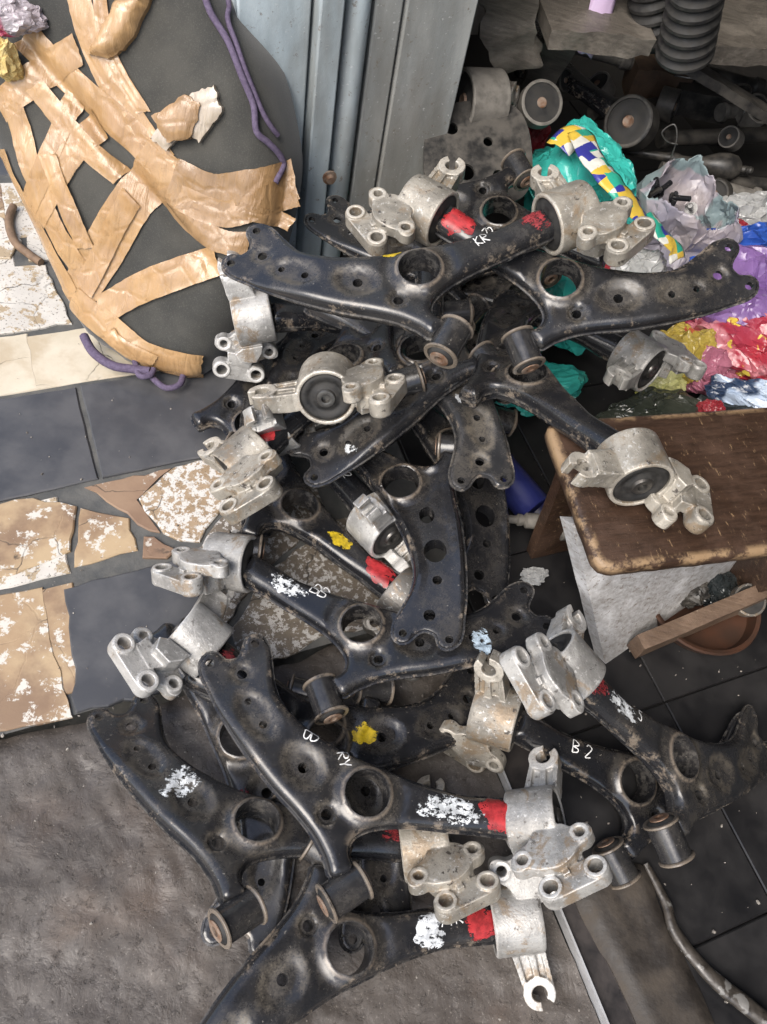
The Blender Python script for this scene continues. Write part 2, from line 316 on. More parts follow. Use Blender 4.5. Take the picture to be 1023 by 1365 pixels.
DATA = {
 'TILES': {'black_a':[[-0.726,0.6856],[-0.5653,0.7886],[-0.4537,0.6247],[-0.6264,0.5009]],'black_b':[[-0.5615,0.7918],[-0.3146,0.9506],[-0.2268,0.7735],[-0.45,0.6276]],'cream':[[-0.7886,0.8015],[-0.456,1.0247],[-0.3169,0.9576],[-0.7291,0.6912]],'white_a':[[-0.8808,0.9724],[-0.7885,1.0175],[-0.7392,1.0426],[-0.632,0.9202],[-0.692,0.8789],[-0.7953,0.8139]],'white_b':[[-0.9768,1.1503],[-0.8675,1.1306],[-0.8076,1.0859],[-0.8028,1.0314],[-0.8875,0.9848]],'white_c':[[-0.8061,1.0982],[-0.7985,1.161],[-0.7293,1.0623],[-0.7721,1.0376]],'stained_a':[[-0.6238,0.4961],[-0.5569,0.5512],[-0.5321,0.5624],[-0.463,0.5679],[-0.4385,0.4903],[-0.5556,0.3697]],'stained_b':[[-0.4592,0.5677],[-0.3801,0.5736],[-0.3459,0.5227],[-0.4243,0.4668],[-0.4354,0.4913]],'tri_brown':[[-0.4706,0.6039],[-0.3541,0.6837],[-0.387,0.608],[-0.3264,0.5611],[-0.3414,0.5591]],'tri_white':[[-0.3513,0.6863],[-0.2817,0.7329],[-0.2447,0.6928],[-0.2629,0.5633],[-0.2953,0.5557],[-0.3227,0.5609],[-0.3826,0.6095]],'small_brown':[[-0.3491,0.5481],[-0.3341,0.553],[-0.2896,0.5408],[-0.2989,0.5213],[-0.3363,0.5108]],'brown_tile':[[-0.5556,0.3697],[-0.4528,0.4266],[-0.4181,0.375],[-0.3696,0.3133],[-0.3301,0.2576],[-0.4594,0.1914]],'black_c':[[-0.4233,0.4294],[-0.2899,0.5228],[-0.2259,0.4712],[-0.1784,0.4351],[-0.1558,0.3862],[-0.2398,0.316],[-0.3286,0.2634]],'speck_a':[[-0.26,0.5586],[-0.24,0.6866],[-0.1252,0.7334],[-0.0819,0.6704],[-0.1565,0.5459],[-0.1803,0.4407],[-0.2343,0.4816],[-0.2823,0.528]],'speck_b':[[-0.1528,0.5417],[-0.0765,0.6692],[0.0094,0.7158],[0.081,0.6208],[0.0672,0.5154],[-0.0294,0.4774]],'speck_c':[[-0.1729,0.4392],[-0.1526,0.5336],[-0.0331,0.4738],[-0.0637,0.4349],[-0.137,0.387]],'black_d':[[-0.3169,0.9576],[-0.0227,1.1196],[0.0715,0.9388],[-0.2268,0.7735]]},
 'STONE_EDGE': [[-0.458,0.1887],[-0.3705,0.2389],[-0.3268,0.2596],[-0.2383,0.312],[-0.1536,0.3798],[-0.0624,0.4304],[-0.0275,0.4704],[0.068,0.5118]],
 'WRAP': [[0.4665,0.2711],[0.4818,0.2513],[0.498,0.2277],[0.5099,0.1993],[0.5412,0.1697],[0.5726,0.1511],[0.6045,0.1373],[0.6425,0.1203]],
 'SILL': [[0.3764,0.2225],[0.4627,0.271],[0.494,0.2241],[0.5196,0.1897],[0.5672,0.1114],[0.6038,0.0503],[0.5111,0.0077],[0.4684,0.0853],[0.4309,0.1398],[0.4092,0.163]],
 'BAG_FRAME': [[-0.6083,0.9019,0.0],[0.9971,-0.0758,0.0],[0.0379,0.4986,0.866],[-0.0656,-0.8635,0.5]],
 'BAG': [[-0.2333,0.3551],[-0.1924,0.2901],[-0.1512,0.2508],[-0.0924,0.1669],[-0.0369,0.076],[0.0109,0.0175],[0.0488,-0.0044],[0.1072,-0.0169],[0.1707,-0.0148],[0.2342,0.0016],[0.262,0.0613],[0.2977,0.1529],[0.3117,0.2686],[0.3087,0.3594],[0.2902,0.4189],[0.2454,0.4982],[0.1904,0.5462],[0.1136,0.6046],[-0.0234,0.6145],[-0.1904,0.5267]],
 'TAPE': {'a':[[[-0.0312,0.5273],[0.0082,0.4472],[0.0768,0.3824],[0.1337,0.3377]],0.0368],'a2':[[[0.0024,0.5361],[0.0296,0.457],[0.0922,0.3931]],0.0211],'b':[[[-0.1101,0.4448],[-0.0264,0.4001],[0.079,0.3575],[0.1487,0.3212]],0.0474],'c':[[[0.1394,0.3481],[0.0841,0.2482],[0.0343,0.1332],[0.0052,0.063]],0.0658],'d':[[[-0.1386,0.3326],[-0.0786,0.3969],[-0.0193,0.4476]],0.0421],'e':[[[-0.1181,0.3459],[-0.0736,0.2571],[-0.0428,0.1998],[0.013,0.1314]],0.0355],'f':[[[-0.1441,0.2704],[-0.1027,0.21],[-0.0489,0.148],[0.0063,0.0792]],0.0316],'g':[[[0.0235,0.3586],[-0.0205,0.2922],[-0.0681,0.1884]],0.0421],'h':[[[-0.0244,0.3809],[-0.0543,0.272],[-0.0811,0.2024]],0.0329],'i':[[[-0.0833,0.38],[-0.013,0.3297],[0.0704,0.2933]],0.0329],'j':[[[0.0039,0.0758],[0.0722,0.0534],[0.149,0.0252],[0.241,0.0265]],0.0526],'k':[[[0.0614,0.075],[0.1319,0.1406],[0.2427,0.2182]],0.0474],'l':[[[0.1379,0.2956],[0.1867,0.2599],[0.2419,0.249],[0.286,0.2557]],0.0368],'m':[[[0.1501,0.3127],[0.2191,0.3089],[0.2798,0.3317],[0.3272,0.3593]],0.0684],'m2':[[[0.1636,0.292],[0.2391,0.2888],[0.294,0.3226],[0.3281,0.3552]],0.0395],'n':[[[0.2587,0.3028],[0.301,0.3022],[0.3353,0.2979]],0.0237],'x4':[[[-0.0509,0.2921],[-0.0176,0.237],[0.0237,0.1684]],0.0289],'x6':[[[0.0913,0.2701],[0.0621,0.1987],[0.0285,0.1007]],0.0342],'j2':[[[0.0811,0.0483],[0.1039,0.0317],[0.1676,0.0205]],0.0263]},
 'PAPER': [[[[0.1416,0.365],[0.1132,0.3907],[0.1536,0.4363],[0.1822,0.4291],[0.1754,0.3802]]],[[[0.1088,0.364],[0.1647,0.4405],[0.1945,0.4579],[0.214,0.4299],[0.1852,0.3798],[0.1577,0.3846],[0.1386,0.3533]]],[[[-0.0001,0.4469],[0.0375,0.5313],[0.0865,0.5488],[0.0602,0.4752],[0.0308,0.4474]]]],
 'STRAP': [[0.1456,0.572],[0.165,0.5452],[0.1986,0.5168],[0.2253,0.4856],[0.2526,0.4487],[0.2652,0.4167],[0.2817,0.4059],[0.2961,0.3944],[0.3043,0.3788],[0.3028,0.3535]],
 'STRAP2': [[0.17,0.5784],[0.184,0.5456],[0.2102,0.5152],[0.2412,0.4754],[0.2656,0.4423],[0.2884,0.4182]],
 'LOOP': [[-0.5849,0.8742,0.03],[-0.5543,0.8449,0.03],[-0.5141,0.8291,0.03],[-0.4786,0.8335,0.03],[-0.4512,0.8384,0.03]],
 'LOOP2': [[-0.462,0.8492,0.02],[-0.4433,0.8327,0.02],[-0.4161,0.8213,0.02],[-0.3979,0.8369,0.02],[-0.401,0.863,0.02]],
 'LOOP3': [[-0.4841,0.8533,0.03],[-0.4643,0.8245,0.03],[-0.4481,0.8306,0.03],[-0.4473,0.8453,0.03]],
 'PT': {'shelf_l':[0.1007,1.5483,0.4],'shelf_m':[0.2755,1.5938,0.4],'shelf_r':[0.5249,1.6889,0.4],'leg_top':[0.107,1.6629,0.42],'leg_bot':[0.0629,1.8308,0.12],'bellow1a':[0.2607,1.6155,0.38],'bellow1b':[0.199,1.6004,0.5],'bellow2a':[0.3072,1.5858,0.4],'bellow2b':[0.265,1.545,0.55],'ribbon':[0.1354,1.634,0.42],'hang_t':[-0.0578,1.5809,0.42],'hang_b':[0.0216,1.6153,0.28],'ring_sh':[-0.0325,1.475,0.28],'br_sh':[0.0606,1.5078,0.25],'plate_sh':[-0.0021,1.3532,0.24],'knob':[0.2861,1.6918,0.2],'knobarm':[0.1182,1.7208,0.26],'pipe1a':[0.3732,1.7762,0.14],'pipe1b':[0.6984,1.9561,0.14],'pipe2a':[0.2972,1.7272,0.12],'pipe2b':[0.4435,1.7499,0.14],'ball':[0.5283,1.7535,0.15],'ballb':[0.5873,1.7501,0.14],'pipe3a':[0.4809,1.7269,0.1],'pipe3b':[0.7136,1.8043,0.1],'barA':[0.2916,1.6732,0.36],'barB':[0.6262,1.7613,0.24],'block':[0.3349,1.9703,0.16],'box':[0.4536,1.9751,0.15],'bag_teal':[0.2319,1.5001,0.2],'bag_teal2':[0.2181,1.0226,0.04],'bag_bolt':[0.3956,1.4611,0.2],'blue':[0.54,1.4814,0.16],'purple':[0.5644,1.3721,0.18],'grey':[0.5581,1.578,0.16],'red':[0.5465,1.2586,0.14],'yellow':[0.474,1.1895,0.11],'pale':[0.5754,1.1015,0.12],'olive':[0.4418,1.0324,0.08],'darkb':[0.54,1.0772,0.08],'redsmall':[0.4719,1.5,0.17],'pink':[0.5156,1.1852,0.1],'redsmall2':[0.5206,1.0524,0.09],'teal3':[0.2032,1.2294,0.1],'red3':[0.2507,1.2761,0.16],'greycard':[0.3436,1.2904,0.18],'redback':[0.114,1.6503,0.2],'stud_a':[0.17,0.7216,0.05],'stud_b':[0.2928,0.75,0.05],'can':[0.2153,0.7834,0.06],'foil':[0.2608,0.6581,0.015],'bowl':[0.5144,0.6302,0.03],'b6':[-0.1197,0.7066,0.27],'b9':[-0.2242,0.7202,0.15],'b9b':[-0.1709,0.7503,0.15],'glove':[-1.0381,1.5173,0.06],'plas':[-0.8285,1.2944,0.3],'cable':[-0.8195,1.0974,0.005],'rframe':[0.266,1.8141,0.3],'floorpost':[-0.2675,1.2934,0.0],'stud2':[0.6137,0.6735,0.03]},
 'B6': [[-0.12,0.7079,0.27],[0.1482,-0.9141,0.3774],[0.939,0.2498,0.2364],[-0.3104,0.3194,0.8954]],
 'CABLE': [[-0.8615,1.1614,0.006],[-0.8492,1.1185,0.006],[-0.8135,1.071,0.006],[-0.7769,1.0504,0.006],[-0.7455,1.037,0.006]],
 'BORDER': [[0.1315,1.4179,0.27],[0.1596,1.4563,0.29],[0.1891,1.3724,0.3],[0.2277,1.3205,0.3],[0.2788,1.2946,0.28],[0.324,1.2901,0.25]],
 'BORDER2': [[0.3143,1.3192,0.25],[0.3449,1.3017,0.24],[0.3826,1.3002,0.22],[0.3996,1.289,0.2]],
 'SPARE': [[0.2089,1.7686,0.16],[0.604,2.143,0.12],[0.3813,1.6781,0.13],[0.6089,1.6931,0.12],[0.4285,1.9868,0.2],[0.6788,2.0351,0.18],[0.125,1.9453,0.2],[0.3511,2.0046,0.17],[0.5033,1.9159,0.16],[0.6915,2.0438,0.16]],
 'SPARE2': [[0.1162,1.7798,0.2],[0.2154,1.8557,0.17],[0.3739,1.8653,0.17],[0.5347,1.8377,0.15],[0.5037,1.6274,0.14],[0.5796,1.9364,0.17]],
 'GLOVE_UV': [[-0.1189,0.3998],[-0.1037,0.4587],[-0.0506,0.4918]],
}
# ---------------------------------------------------------------- the control arm: a boxed pressing with a round hole, two lugs at one end, a bushing leg and a rear tube
OUTL = [(-219.6, 139.7), (-225.8, 126.2), (-220.9, 111.0), (-206.6, 92.1), (-187.1, 66.8), (-153.7, 31.1), (-112.8, -6.2), (-79.9, -31.4), (-55.4, -53.2), (-38.0, -76.3), (-27.6, -94.0),
        (-4.8, -84.5), (-10.5, -72.1), (-12.6, -61.1), (-5.6, -47.1), (13.2, -36.5), (40.0, -29.8), (69.5, -26.4), (106.0, -24.9), (140.7, -22.6), (190, -20), (192, 0), (190, 20), (160.0, 20.0), (121.4, 17), (89.2, 19.2), (53.2, 24.4),
        (15.9, 33.2), (-25.6, 43.2), (-69.2, 60.1), (-95.3, 74.2), (-116.9, 92.4), (-129.7, 112.6), (-137.8, 137.2), (-144.5, 159.7), (-156.5, 174.2), (-169.5, 174.8), (-176.4, 166.0), (-177.1, 152.2), (-181.3, 139.9), (-196.5, 134.9), (-207.9, 141.9)]
OUT = smooth_closed(OUTL, 6) 
EAR = np.array((-191., 146.)); EDIR = np.array((.7944, -.6073))
TOPH = [((0, 0), 27, 27, 0), ((-214, 128), 5.5, 5.5, 0), ((-164, 163), 5.5, 5.5, 0), ((-172, 121), 6.5, 6.5, 0), ((-158, 87), 4.5, 4.5, 0), ((-135, 61), 5, 5, 0), ((-79, 18), 6.5, 6.5, 0), ((-44, -30), 6.5, 6.5, 0)]
UNDH = [((0, 0), 27, 27, 0), ((-214, 128), 5.5, 5.5, 0), ((-164, 163), 5.5, 5.5, 0), ((-172, 121), 8, 8, 0), ((-146, 78), 6.5, 6.5, 0), ((-114, 48), 18, 16, -.8), ((-66, 14), 14, 11, -.8)]
DENT = [((-146, 72), 36, 19, -.82), ((-79, 20), 31, 22, -.65), ((-172, 121), 15, 13, 0), ((-44, -30), 13, 13, 0)]
def sstep(x, a, b): t = np.clip((x - a) / (b - a), 0, 1); return t * t * (3 - 2 * t)
def ztop(p, holes=TOPH, d=None):
    'half thickness of the pressing at plan points p (mm)'
    d = dist_poly(p, OUT) if d is None else d
    u = (p - EAR) @ EDIR
    T = 4.2 + 12.8 * sstep(u, 18, 120) + 4 * sstep(p[:, 0], 100, 185)
    r = np.minimum(T * .8, 10 + 9 * sstep(p[:, 0], 70, 170))
    q = np.clip(d, 0, r); z = T - r + np.sqrt(np.maximum(r * r - (r - q) ** 2, 0))
    dust = np.zeros(len(p))
    if holes is TOPH:
        for c, a, b, ro in DENT:
            v = p - np.array(c); x = v[:, 0] * math.cos(ro) + v[:, 1] * math.sin(ro); y = -v[:, 0] * math.sin(ro) + v[:, 1] * math.cos(ro)
            e = np.hypot(x / a, y / b); k = 1 - sstep(e, .70, 1.04); z = z - k * np.minimum(4.6, T * .36) * sstep(d, 2, 10); dust = np.maximum(dust, k * .55 + 1.1 * np.exp(-((e - .98) / .13) ** 2))
    else:
        k = sstep(d, 7, 16); z = z - k * 4 * sstep(u, 30, 120); dust = k * .2
    h = np.hypot(*p.T); z = z + 3.5 * np.exp(-((h - 28) / 4.5) ** 2) - 3 * np.exp(-((h - 42) / 8) ** 2) * sstep(d, 2, 10)
    dust = np.maximum(dust, .75 * np.exp(-((h - 39) / 5) ** 2))
    wav = np.array([noise.noise(Vector((a * .02, b * .02, 3.1))) for a, b in p]); z = z + wav * 1.2
    edge = np.maximum(1 - sstep(d, 2, 9), np.exp(-((h - 31) / 2) ** 2))
    return z, dust, edge
def rim_of(p): return np.exp(-((np.hypot(*p.T) - 30.2) / 1.7) ** 2)
def arm_mesh(name, holes, mirror):
    hl = [circle(c, a, 28 if a > 20 else 14, b, ro) for c, a, b, ro in holes]
    # interior points: rows following the rim plus a hex grid
    t = np.roll(OUT, -1, 0) - np.roll(OUT, 1, 0); t /= np.hypot(*t.T)[:, None]; nrm = np.stack([-t[:, 1], t[:, 0]], 1)
    ex = []
    for off in (1.2, 3.2, 6.5, 11): ex.append(OUT + nrm * off)
    xs, ys = np.meshgrid(np.arange(-225, 190, 6.5), np.arange(-95, 175, 6.)); xs = xs + (np.arange(len(ys))[:, None] % 2) * 3.2
    gp = np.stack([xs.ravel(), ys.ravel()], 1); gp = gp[dist_poly(gp, OUT) > 13]; ex.append(gp)
    for c, a, b, ro in holes: nq = 36 if a > 20 else 18; ex.append(circle(c, a + 1.6, nq, b + 1.6, ro)); ex.append(circle(c, a + 3.4, nq, b + 3.4, ro)); ex.append(circle(c, a + 6, nq, b + 6, ro))
    ex = np.concatenate(ex); ok = inside(ex, OUT); d = dist_poly(ex, OUT); ok &= d > .9
    for h in hl: ok &= ~inside(ex, h) & (dist_poly(ex, h) > 1.2)
    ex = ex[ok]
    keep = []; seen = {}
    for p in ex:
        k = (int(p[0] // 1.6), int(p[1] // 1.6))
        if k in seen: continue
        seen[k] = 1; keep.append(p)
    pts, tri, idx = cdt([OUT] + hl, np.array(keep)); n = len(pts)
    z, dust, edge = ztop(pts, holes)
    V = np.concatenate([np.column_stack([pts, z]), np.column_stack([pts, -z])]) / 1000
    F = [tuple(t_) for t_ in tri] + [(t_[0] + n, t_[2] + n, t_[1] + n) for t_ in tri]
    for li, l in enumerate(idx):
        a = pts[l]; ccw = np.sum(a[:, 0] * np.roll(a[:, 1], -1) - np.roll(a[:, 0], -1) * a[:, 1]) > 0
        if li: ccw = not ccw
        for i in range(len(l)):
            p, q = l[i], l[(i + 1) % len(l)]; F.append((p + n, q + n, q, p) if ccw else (q + n, p + n, p, q))
    dust = np.concatenate([dust, dust]); edge = np.concatenate([edge, edge])
    # welded seam standing proud along the rim
    o2 = OUT + (-nrm) * 2.6; k = len(OUT); b0 = len(V)
    S = np.concatenate([np.column_stack([OUT + nrm * 1, np.full(k, 1.3)]), np.column_stack([o2, np.full(k, 1.1)]), np.column_stack([o2, np.full(k, -1.1)]), np.column_stack([OUT + nrm * 1, np.full(k, -1.3)])]) / 1000
    V = np.concatenate([V, S])
    for j in range(3):
        for i in range(k):
            q = (i + 1) % k; F.append((b0 + j * k + i, b0 + j * k + k + i, b0 + j * k + k + q, b0 + j * k + q))
    dust = np.concatenate([dust, np.zeros(4 * k)]); edge = np.concatenate([edge, np.ones(4 * k)])
    me = mesh(name, V, F, 38)
    rm = np.concatenate([rim_of(pts), rim_of(pts), np.zeros(4 * k)])
    for nm, arr in (('dust', dust), ('edge', edge), ('rim', rm)):
        at = me.attributes.new(nm, 'FLOAT', 'POINT'); at.data.foreach_set('value', arr.astype(np.float32))
    return mirrored(me, name) if mirror else me
ARM = {('R', 0): arm_mesh('arm_body', TOPH, False), ('R', 1): arm_mesh('arm_body_under', UNDH, False)}
ARM[('M', 0)] = mirrored(ARM[('R', 0)], 'arm_body'); ARM[('M', 1)] = mirrored(ARM[('R', 1)], 'arm_body_under')
def with_mat(me, mat, cache={}):
    k = (me.name, mat.name)
    if k not in cache:
        c = me.copy(); c.materials.clear(); c.materials.append(mat); cache[k] = c
    return cache[k]

# front bushing: steel sleeve, rubber, rusty inner tube (axis X)
def lathe_me(name, prof, n=32, closed=False, sharp=30): return MB().lathe([(r / 1000, x / 1000) for r, x in prof], n, closed=closed).mesh(name, sharp)
SLEEVE = lathe_me('bushing_sleeve', [(18, -25), (22.5, -25), (23.3, -24.3), (23.3, -22.5), (22.5, -21.8), (20.3, -20.4), (20.3, 20.4), (22.5, 21.8), (23.3, 22.5), (23.3, 24.3), (22.5, 25), (18, 25), (18, -25)], 36)
at_ = SLEEVE.attributes.new('rim', 'FLOAT', 'POINT'); at_.data.foreach_set('value', np.array([1.0 if abs(v.co.x) > .0205 else 0 for v in SLEEVE.vertices], np.float32))
SRUB = lathe_me('bushing_rubber', [(9, -27), (13, -27.5), (17, -25), (18.2, -23), (18.2, 23), (17, 25), (13, 27.5), (9, 27)], 32)
SINN = lathe_me('inner_sleeve', [(6, -29.5), (11.5, -29.5), (12.5, -29), (12.5, -28), (9.5, -27.6), (9.5, 27.6), (12.5, 28), (12.5, 29), (11.5, 29.5), (6, 29.5), (6, -29.5)], 28)
# rear bracket: cast ring with an open hook lug on one side and a bolted pad with a two-hole foot on the other
def hull(circs, n=24):
    P = np.concatenate([circle(c, r, n) for c, r in circs]); P = P[np.lexsort((P[:, 1], P[:, 0]))]
    def half(P):
        h = []
        for p in P:
            while len(h) >= 2 and np.cross(h[-1] - h[-2], p - h[-2]) <= 0: h.pop()
            h.append(p)
        return h
    a = half(P); b = half(P[::-1]); return np.array(a[:-1] + b[:-1])
def bracket_mesh():
    mb = MB(); s = .001
    mb.lathe([(35, -24), (39, -25), (41.5, -23), (41.5, 31), (40.5, 35), (38, 36), (35, 35)], 48, closed=True)
    # hook lug: C-shaped ring, open outwards
    C = np.array((22., 86.)); op = R(62)
    arc = [op + R(24) + k * (2 * math.pi - R(48)) / 26 for k in range(27)]
    lo = [C + 20 * np.array((math.cos(a), math.sin(a))) for a in arc] + [C + 9.4 * np.array((math.cos(a), math.sin(a))) for a in reversed(arc)]
    slab([np.array(lo)], -7, 13, mb)
    slab([np.array([(-6, 39), (36, 39), (38, 50), (38, 66), (36, 76), (9, 76), (4, 66), (-1, 50)])], -16, 7, mb)
    slab([np.array([(14, 40), (23, 40), (25, 74), (19, 74)])], 4, 13, mb)
    slab([np.array([(-6, 38), (2, 38), (9, 78), (3, 78)])], -14, 12, mb)
    slab([np.array([(30, 38), (36, 38), (41, 78), (35, 78)])], -14, 11, mb)
    # pad with two bolt bosses
    p1, p2 = (-6, -66), (62, -38)
    pad = smooth_closed([(-20, -66), (-13, -54), (0, -45), (8, -33), (26, -27), (42, -28), (54, -29), (70, -27), (77, -38), (70, -49), (60, -54), (52, -66), (36, -78), (16, -80), (2, -77), (-8, -80), (-18, -77)], 4)
    slab([pad, circle(p1, 6.2, 16), circle(p2, 6.2, 16)], 10, 27, mb)
    slab([hull([((24, -54), 25), ((36, -46), 22)])], 12, 28, mb)
    for p in (p1, p2): slab([circle(p, 12, 24), circle(p, 6.4, 16)], 8, 28.5, mb)
    slab([np.array([(0, -39), (34, -39), (46, -46), (40, -62), (16, -66), (4, -52)])], -24, 14, mb)
    # foot with two holes
    f1, f2 = (22, -94), (74, -74)
    slab([hull([(f1, 15), (f2, 15)]), circle(f1, 8.6, 20), circle(f2, 8.6, 20)], -7, 13, mb)
    for p in (f1, f2): slab([circle(p, 13.5, 24), circle(p, 8.6, 20)], -9, 16, mb)
    slab([np.array([(14, -62), (58, -46), (62, -66), (30, -80)])], -8, 9, mb)
    slab([np.array([(26, -56), (34, -54), (46, -80), (38, -84)])], 5, 18, mb)
    mb.V = [(x * s, y * s, z * s) for x, y, z in mb.V]
    me = remeshed(mb, .0011, 1, .5, .5)
    nv = len(me.vertices); co = np.empty(nv * 3); me.vertices.foreach_get('co', co); co = co.reshape(-1, 3) * 1000; nn = np.empty(nv * 3); me.vertices.foreach_get('normal', nn); nn = nn.reshape(-1, 3)
    a = np.zeros(nv)
    for p, r0 in ((p1, 11), (p2, 11), (f1, 13), (f2, 13), ((22, 86), 21)): a = np.maximum(a, (np.hypot(co[:, 0] - p[0], co[:, 1] - p[1]) < r0) * (np.abs(nn[:, 2]) > .85))
    a = np.maximum(a, (np.hypot(co[:, 1], co[:, 2]) < 44.5) * (np.abs(nn[:, 0]) > .6) * .8)
    at = me.attributes.new('mach', 'FLOAT', 'POINT'); at.data.foreach_set('value', a.astype(np.float32)); return me
BRK = {'R': bracket_mesh()}; BRK['R'].name = 'rear_bracket'; BRK['M'] = mirrored(BRK['R'], 'rear_bracket')
BRUB = lathe_me('bushing_rubber', [(13, 35), (16, 34), (19, 31), (23, 31), (25, 33), (29, 34), (32, 34), (33, 33), (35.6, 31), (35.6, -21), (32, -23), (24, -26), (14, -25)], 40, sharp=50)
BINN = MB().lathe([(r / 1000, x / 1000) for r, x in [(6, 20), (6, 38), (8.5, 38.5), (12, 38), (13, 36.5), (14.5, 33), (14.5, 28)]], 28).lathe([(r / 1000, x / 1000) for r, x in [(0, 31), (6.2, 31)]], 20).mesh('inner_sleeve', 30)

GLYPH = {'B': [[(0, 0), (0, 10), (4, 9), (4.5, 6.5), (0, 5), (5, 4), (5, 1), (0, 0)]], 'R': [[(0, 0), (.5, 10), (5, 9), (4.5, 6), (.5, 5), (5.5, 0)]], 'Y': [[(0, 10), (2.5, 5), (5, 10)], [(2.5, 5), (2, 0)]],
         '2': [[(0, 8), (2, 10), (4.5, 8.5), (4, 5.5), (0, 0), (5, .5)]], '1': [[(1, 8), (2.5, 10), (2.5, 0)]], '7': [[(0, 10), (5, 9.6), (1.5, 0)]], 'K': [[(0, 10), (0, 0)], [(5, 10), (0, 4.5), (5, 0)]], 'L': [[(0, 10), (0, 0), (4, 0)]], 'S': [[(5, 9), (1.5, 10), (.5, 7), (4.5, 4), (4, .5), (0, 1)]], 'X': [[(0, 10), (5, 0)], [(5, 10), (0, 0)]]}
def surf(P, lift):
    P = np.array(P, float); d = dist_poly(P, OUT); ins = inside(P, OUT)
    z, _, _ = ztop(P, TOPH, np.where(ins, d, 0)); return np.column_stack([P, z + lift])
def patch(name, c, a, b, rot, mat, parent, mirror, seed, lift=.7, rag=.22):
    'ragged patch of paint lying on the arm (centre, half sizes in mm)'
    rr = random.Random(seed); nr, na = 7, 40; P = [c]
    ph = [rr.uniform(0, 6.28) for _ in range(4)]
    for i in range(1, nr + 1):
        for k in range(na):
            t = 2 * math.pi * k / na
            q = (1 + rag * (.5 * math.sin(2 * t + ph[0]) + .4 * math.sin(3 * t + ph[1]) + .35 * math.sin(5 * t + ph[2]) + .3 * math.sin(9 * t + ph[3]))) * i / nr
            x, y = a * q * math.cos(t), b * q * math.sin(t)
            P.append((c[0] + x * math.cos(rot) - y * math.sin(rot), c[1] + x * math.sin(rot) + y * math.cos(rot)))
    a, b = a * 1.15, b * 1.15; P = np.array(P); S = surf(P, lift)
    hol = np.hypot(*P.T) < 27.5
    F = [(0, 1 + k, 1 + (k + 1) % na) for k in range(na)] + [(1 + i * na + k, 1 + i * na + na + k, 1 + i * na + na + (k + 1) % na, 1 + i * na + (k + 1) % na) for i in range(nr - 1) for k in range(na)]
    ins = inside(P, OUT) & ~hol
    F = [f for f in F if all(ins[i] for i in f)]
    if mirror: S[:, 1] *= -1; F = [f[::-1] for f in F]
    me = mesh(name, S / 1000, F, 180); at = me.attributes.new('fall', 'FLOAT', 'POINT'); at.data.foreach_set('value', np.array([0.0] + [max(0, (i / nr - .55) / .45) for i in range(1, nr + 1) for k in range(na)], np.float32))
    return obj(name, me, mat, parent)
def scribble(text, c, size, rot, parent, mirror, seed, mat=None):
    'chalk letters drawn on the arm, stroke width about 2 mm'
    rr = random.Random(seed); mb = MB(); x0 = 0
    for ch in text:
        if ch == ' ': x0 += 5; continue
        for st in GLYPH[ch]:
            pts = [np.array((x0 + x + rr.uniform(-.4, .4), y + rr.uniform(-.4, .4))) * size / 10 for x, y in st]
            ln = smooth_open(pts, 5)
            if mirror: ln = [np.array((p[0], -p[1])) for p in ln]
            ln = [np.array((c[0] + p[0] * math.cos(rot) - p[1] * math.sin(rot), c[1] + p[0] * math.sin(rot) + p[1] * math.cos(rot))) for p in ln]
            L = []
            for i, p in enumerate(ln):
                t = ln[min(i + 1, len(ln) - 1)] - ln[max(i - 1, 0)]; t = t / (np.hypot(*t) + 1e-9); n_ = np.array((-t[1], t[0])) * rr.uniform(.55, .95); L += [p + n_, p - n_]
            S = surf(np.array(L), .75)
            if mirror: S[:, 1] *= -1
            mb.add(S / 1000, [(2 * i, 2 * i + 1, 2 * i + 3, 2 * i + 2) for i in range(len(ln) - 1)])
        x0 += 7
    return obj('chalk_letters', mb.mesh('chalk_letters', None), mat or M['chalk'], parent)
def bracket_parts(par, hand, mw, bmat):
    br = obj('rear_bracket', with_mat(BRK[hand], M[bmat]), None, par, mw)
    obj('bushing_rubber', with_mat(BRUB, M['rubber']), None, br); obj('inner_sleeve', with_mat(BINN, M['steel']), None, br)
    return br
GROUP = 'suspension control arms piled on the floor'
def control_arm(key, label, mat='black', bmat='alu', under=0, bracket=True, bush=True, marks=()):
    p = POSE[key]; hand = p['h']; mir = hand == 'M'
    root = empty('control_arm', Matrix.Translation(p['loc']) @ Matrix(p['R']).to_4x4()); tag(root, label, 'control arm', GROUP)
    body = obj('arm_body', with_mat(ARM[(hand, under)], M[mat]), None, root)
    sg = -1 if mir else 1
    if bush:
        a = R(38) * sg; bm = Matrix.Translation((-.010, -.106 * sg, 0)) @ Matrix.Rotation(a, 4, 'Z')
        b = obj('front_bushing', with_mat(SLEEVE, M['sleeve']), None, root, bm)
        obj('bushing_rubber', with_mat(SRUB, M['rubber']), None, b); obj('inner_sleeve', with_mat(SINN, M['steel_rust']), None, b)
    if bracket:
        v = Vector(p['br']); q = Matrix.Rotation(v.length, 3, v.normalized()) if v.length > 1e-6 else Matrix.Identity(3)
        S = Matrix.Diagonal((1, sg, 1)); q = S @ q @ S
        bracket_parts(root, hand, Matrix.Translation((.212, 0, 0)) @ q.to_4x4(), bmat)
    for i, mk in enumerate(marks):
        if mk[0] == 'text': _, txt, c, size, rot = mk; scribble(txt, c, size, rot, body, mir, hash_(key) + i)
        else: nm, c, a, b, rot, mt = mk; patch(nm, c, a, b, rot, M[mt], body, mir, hash_(key) + i)
    return root
def hash_(s): return sum(ord(c) * 31 ** i for i, c in enumerate(s)) % 10007
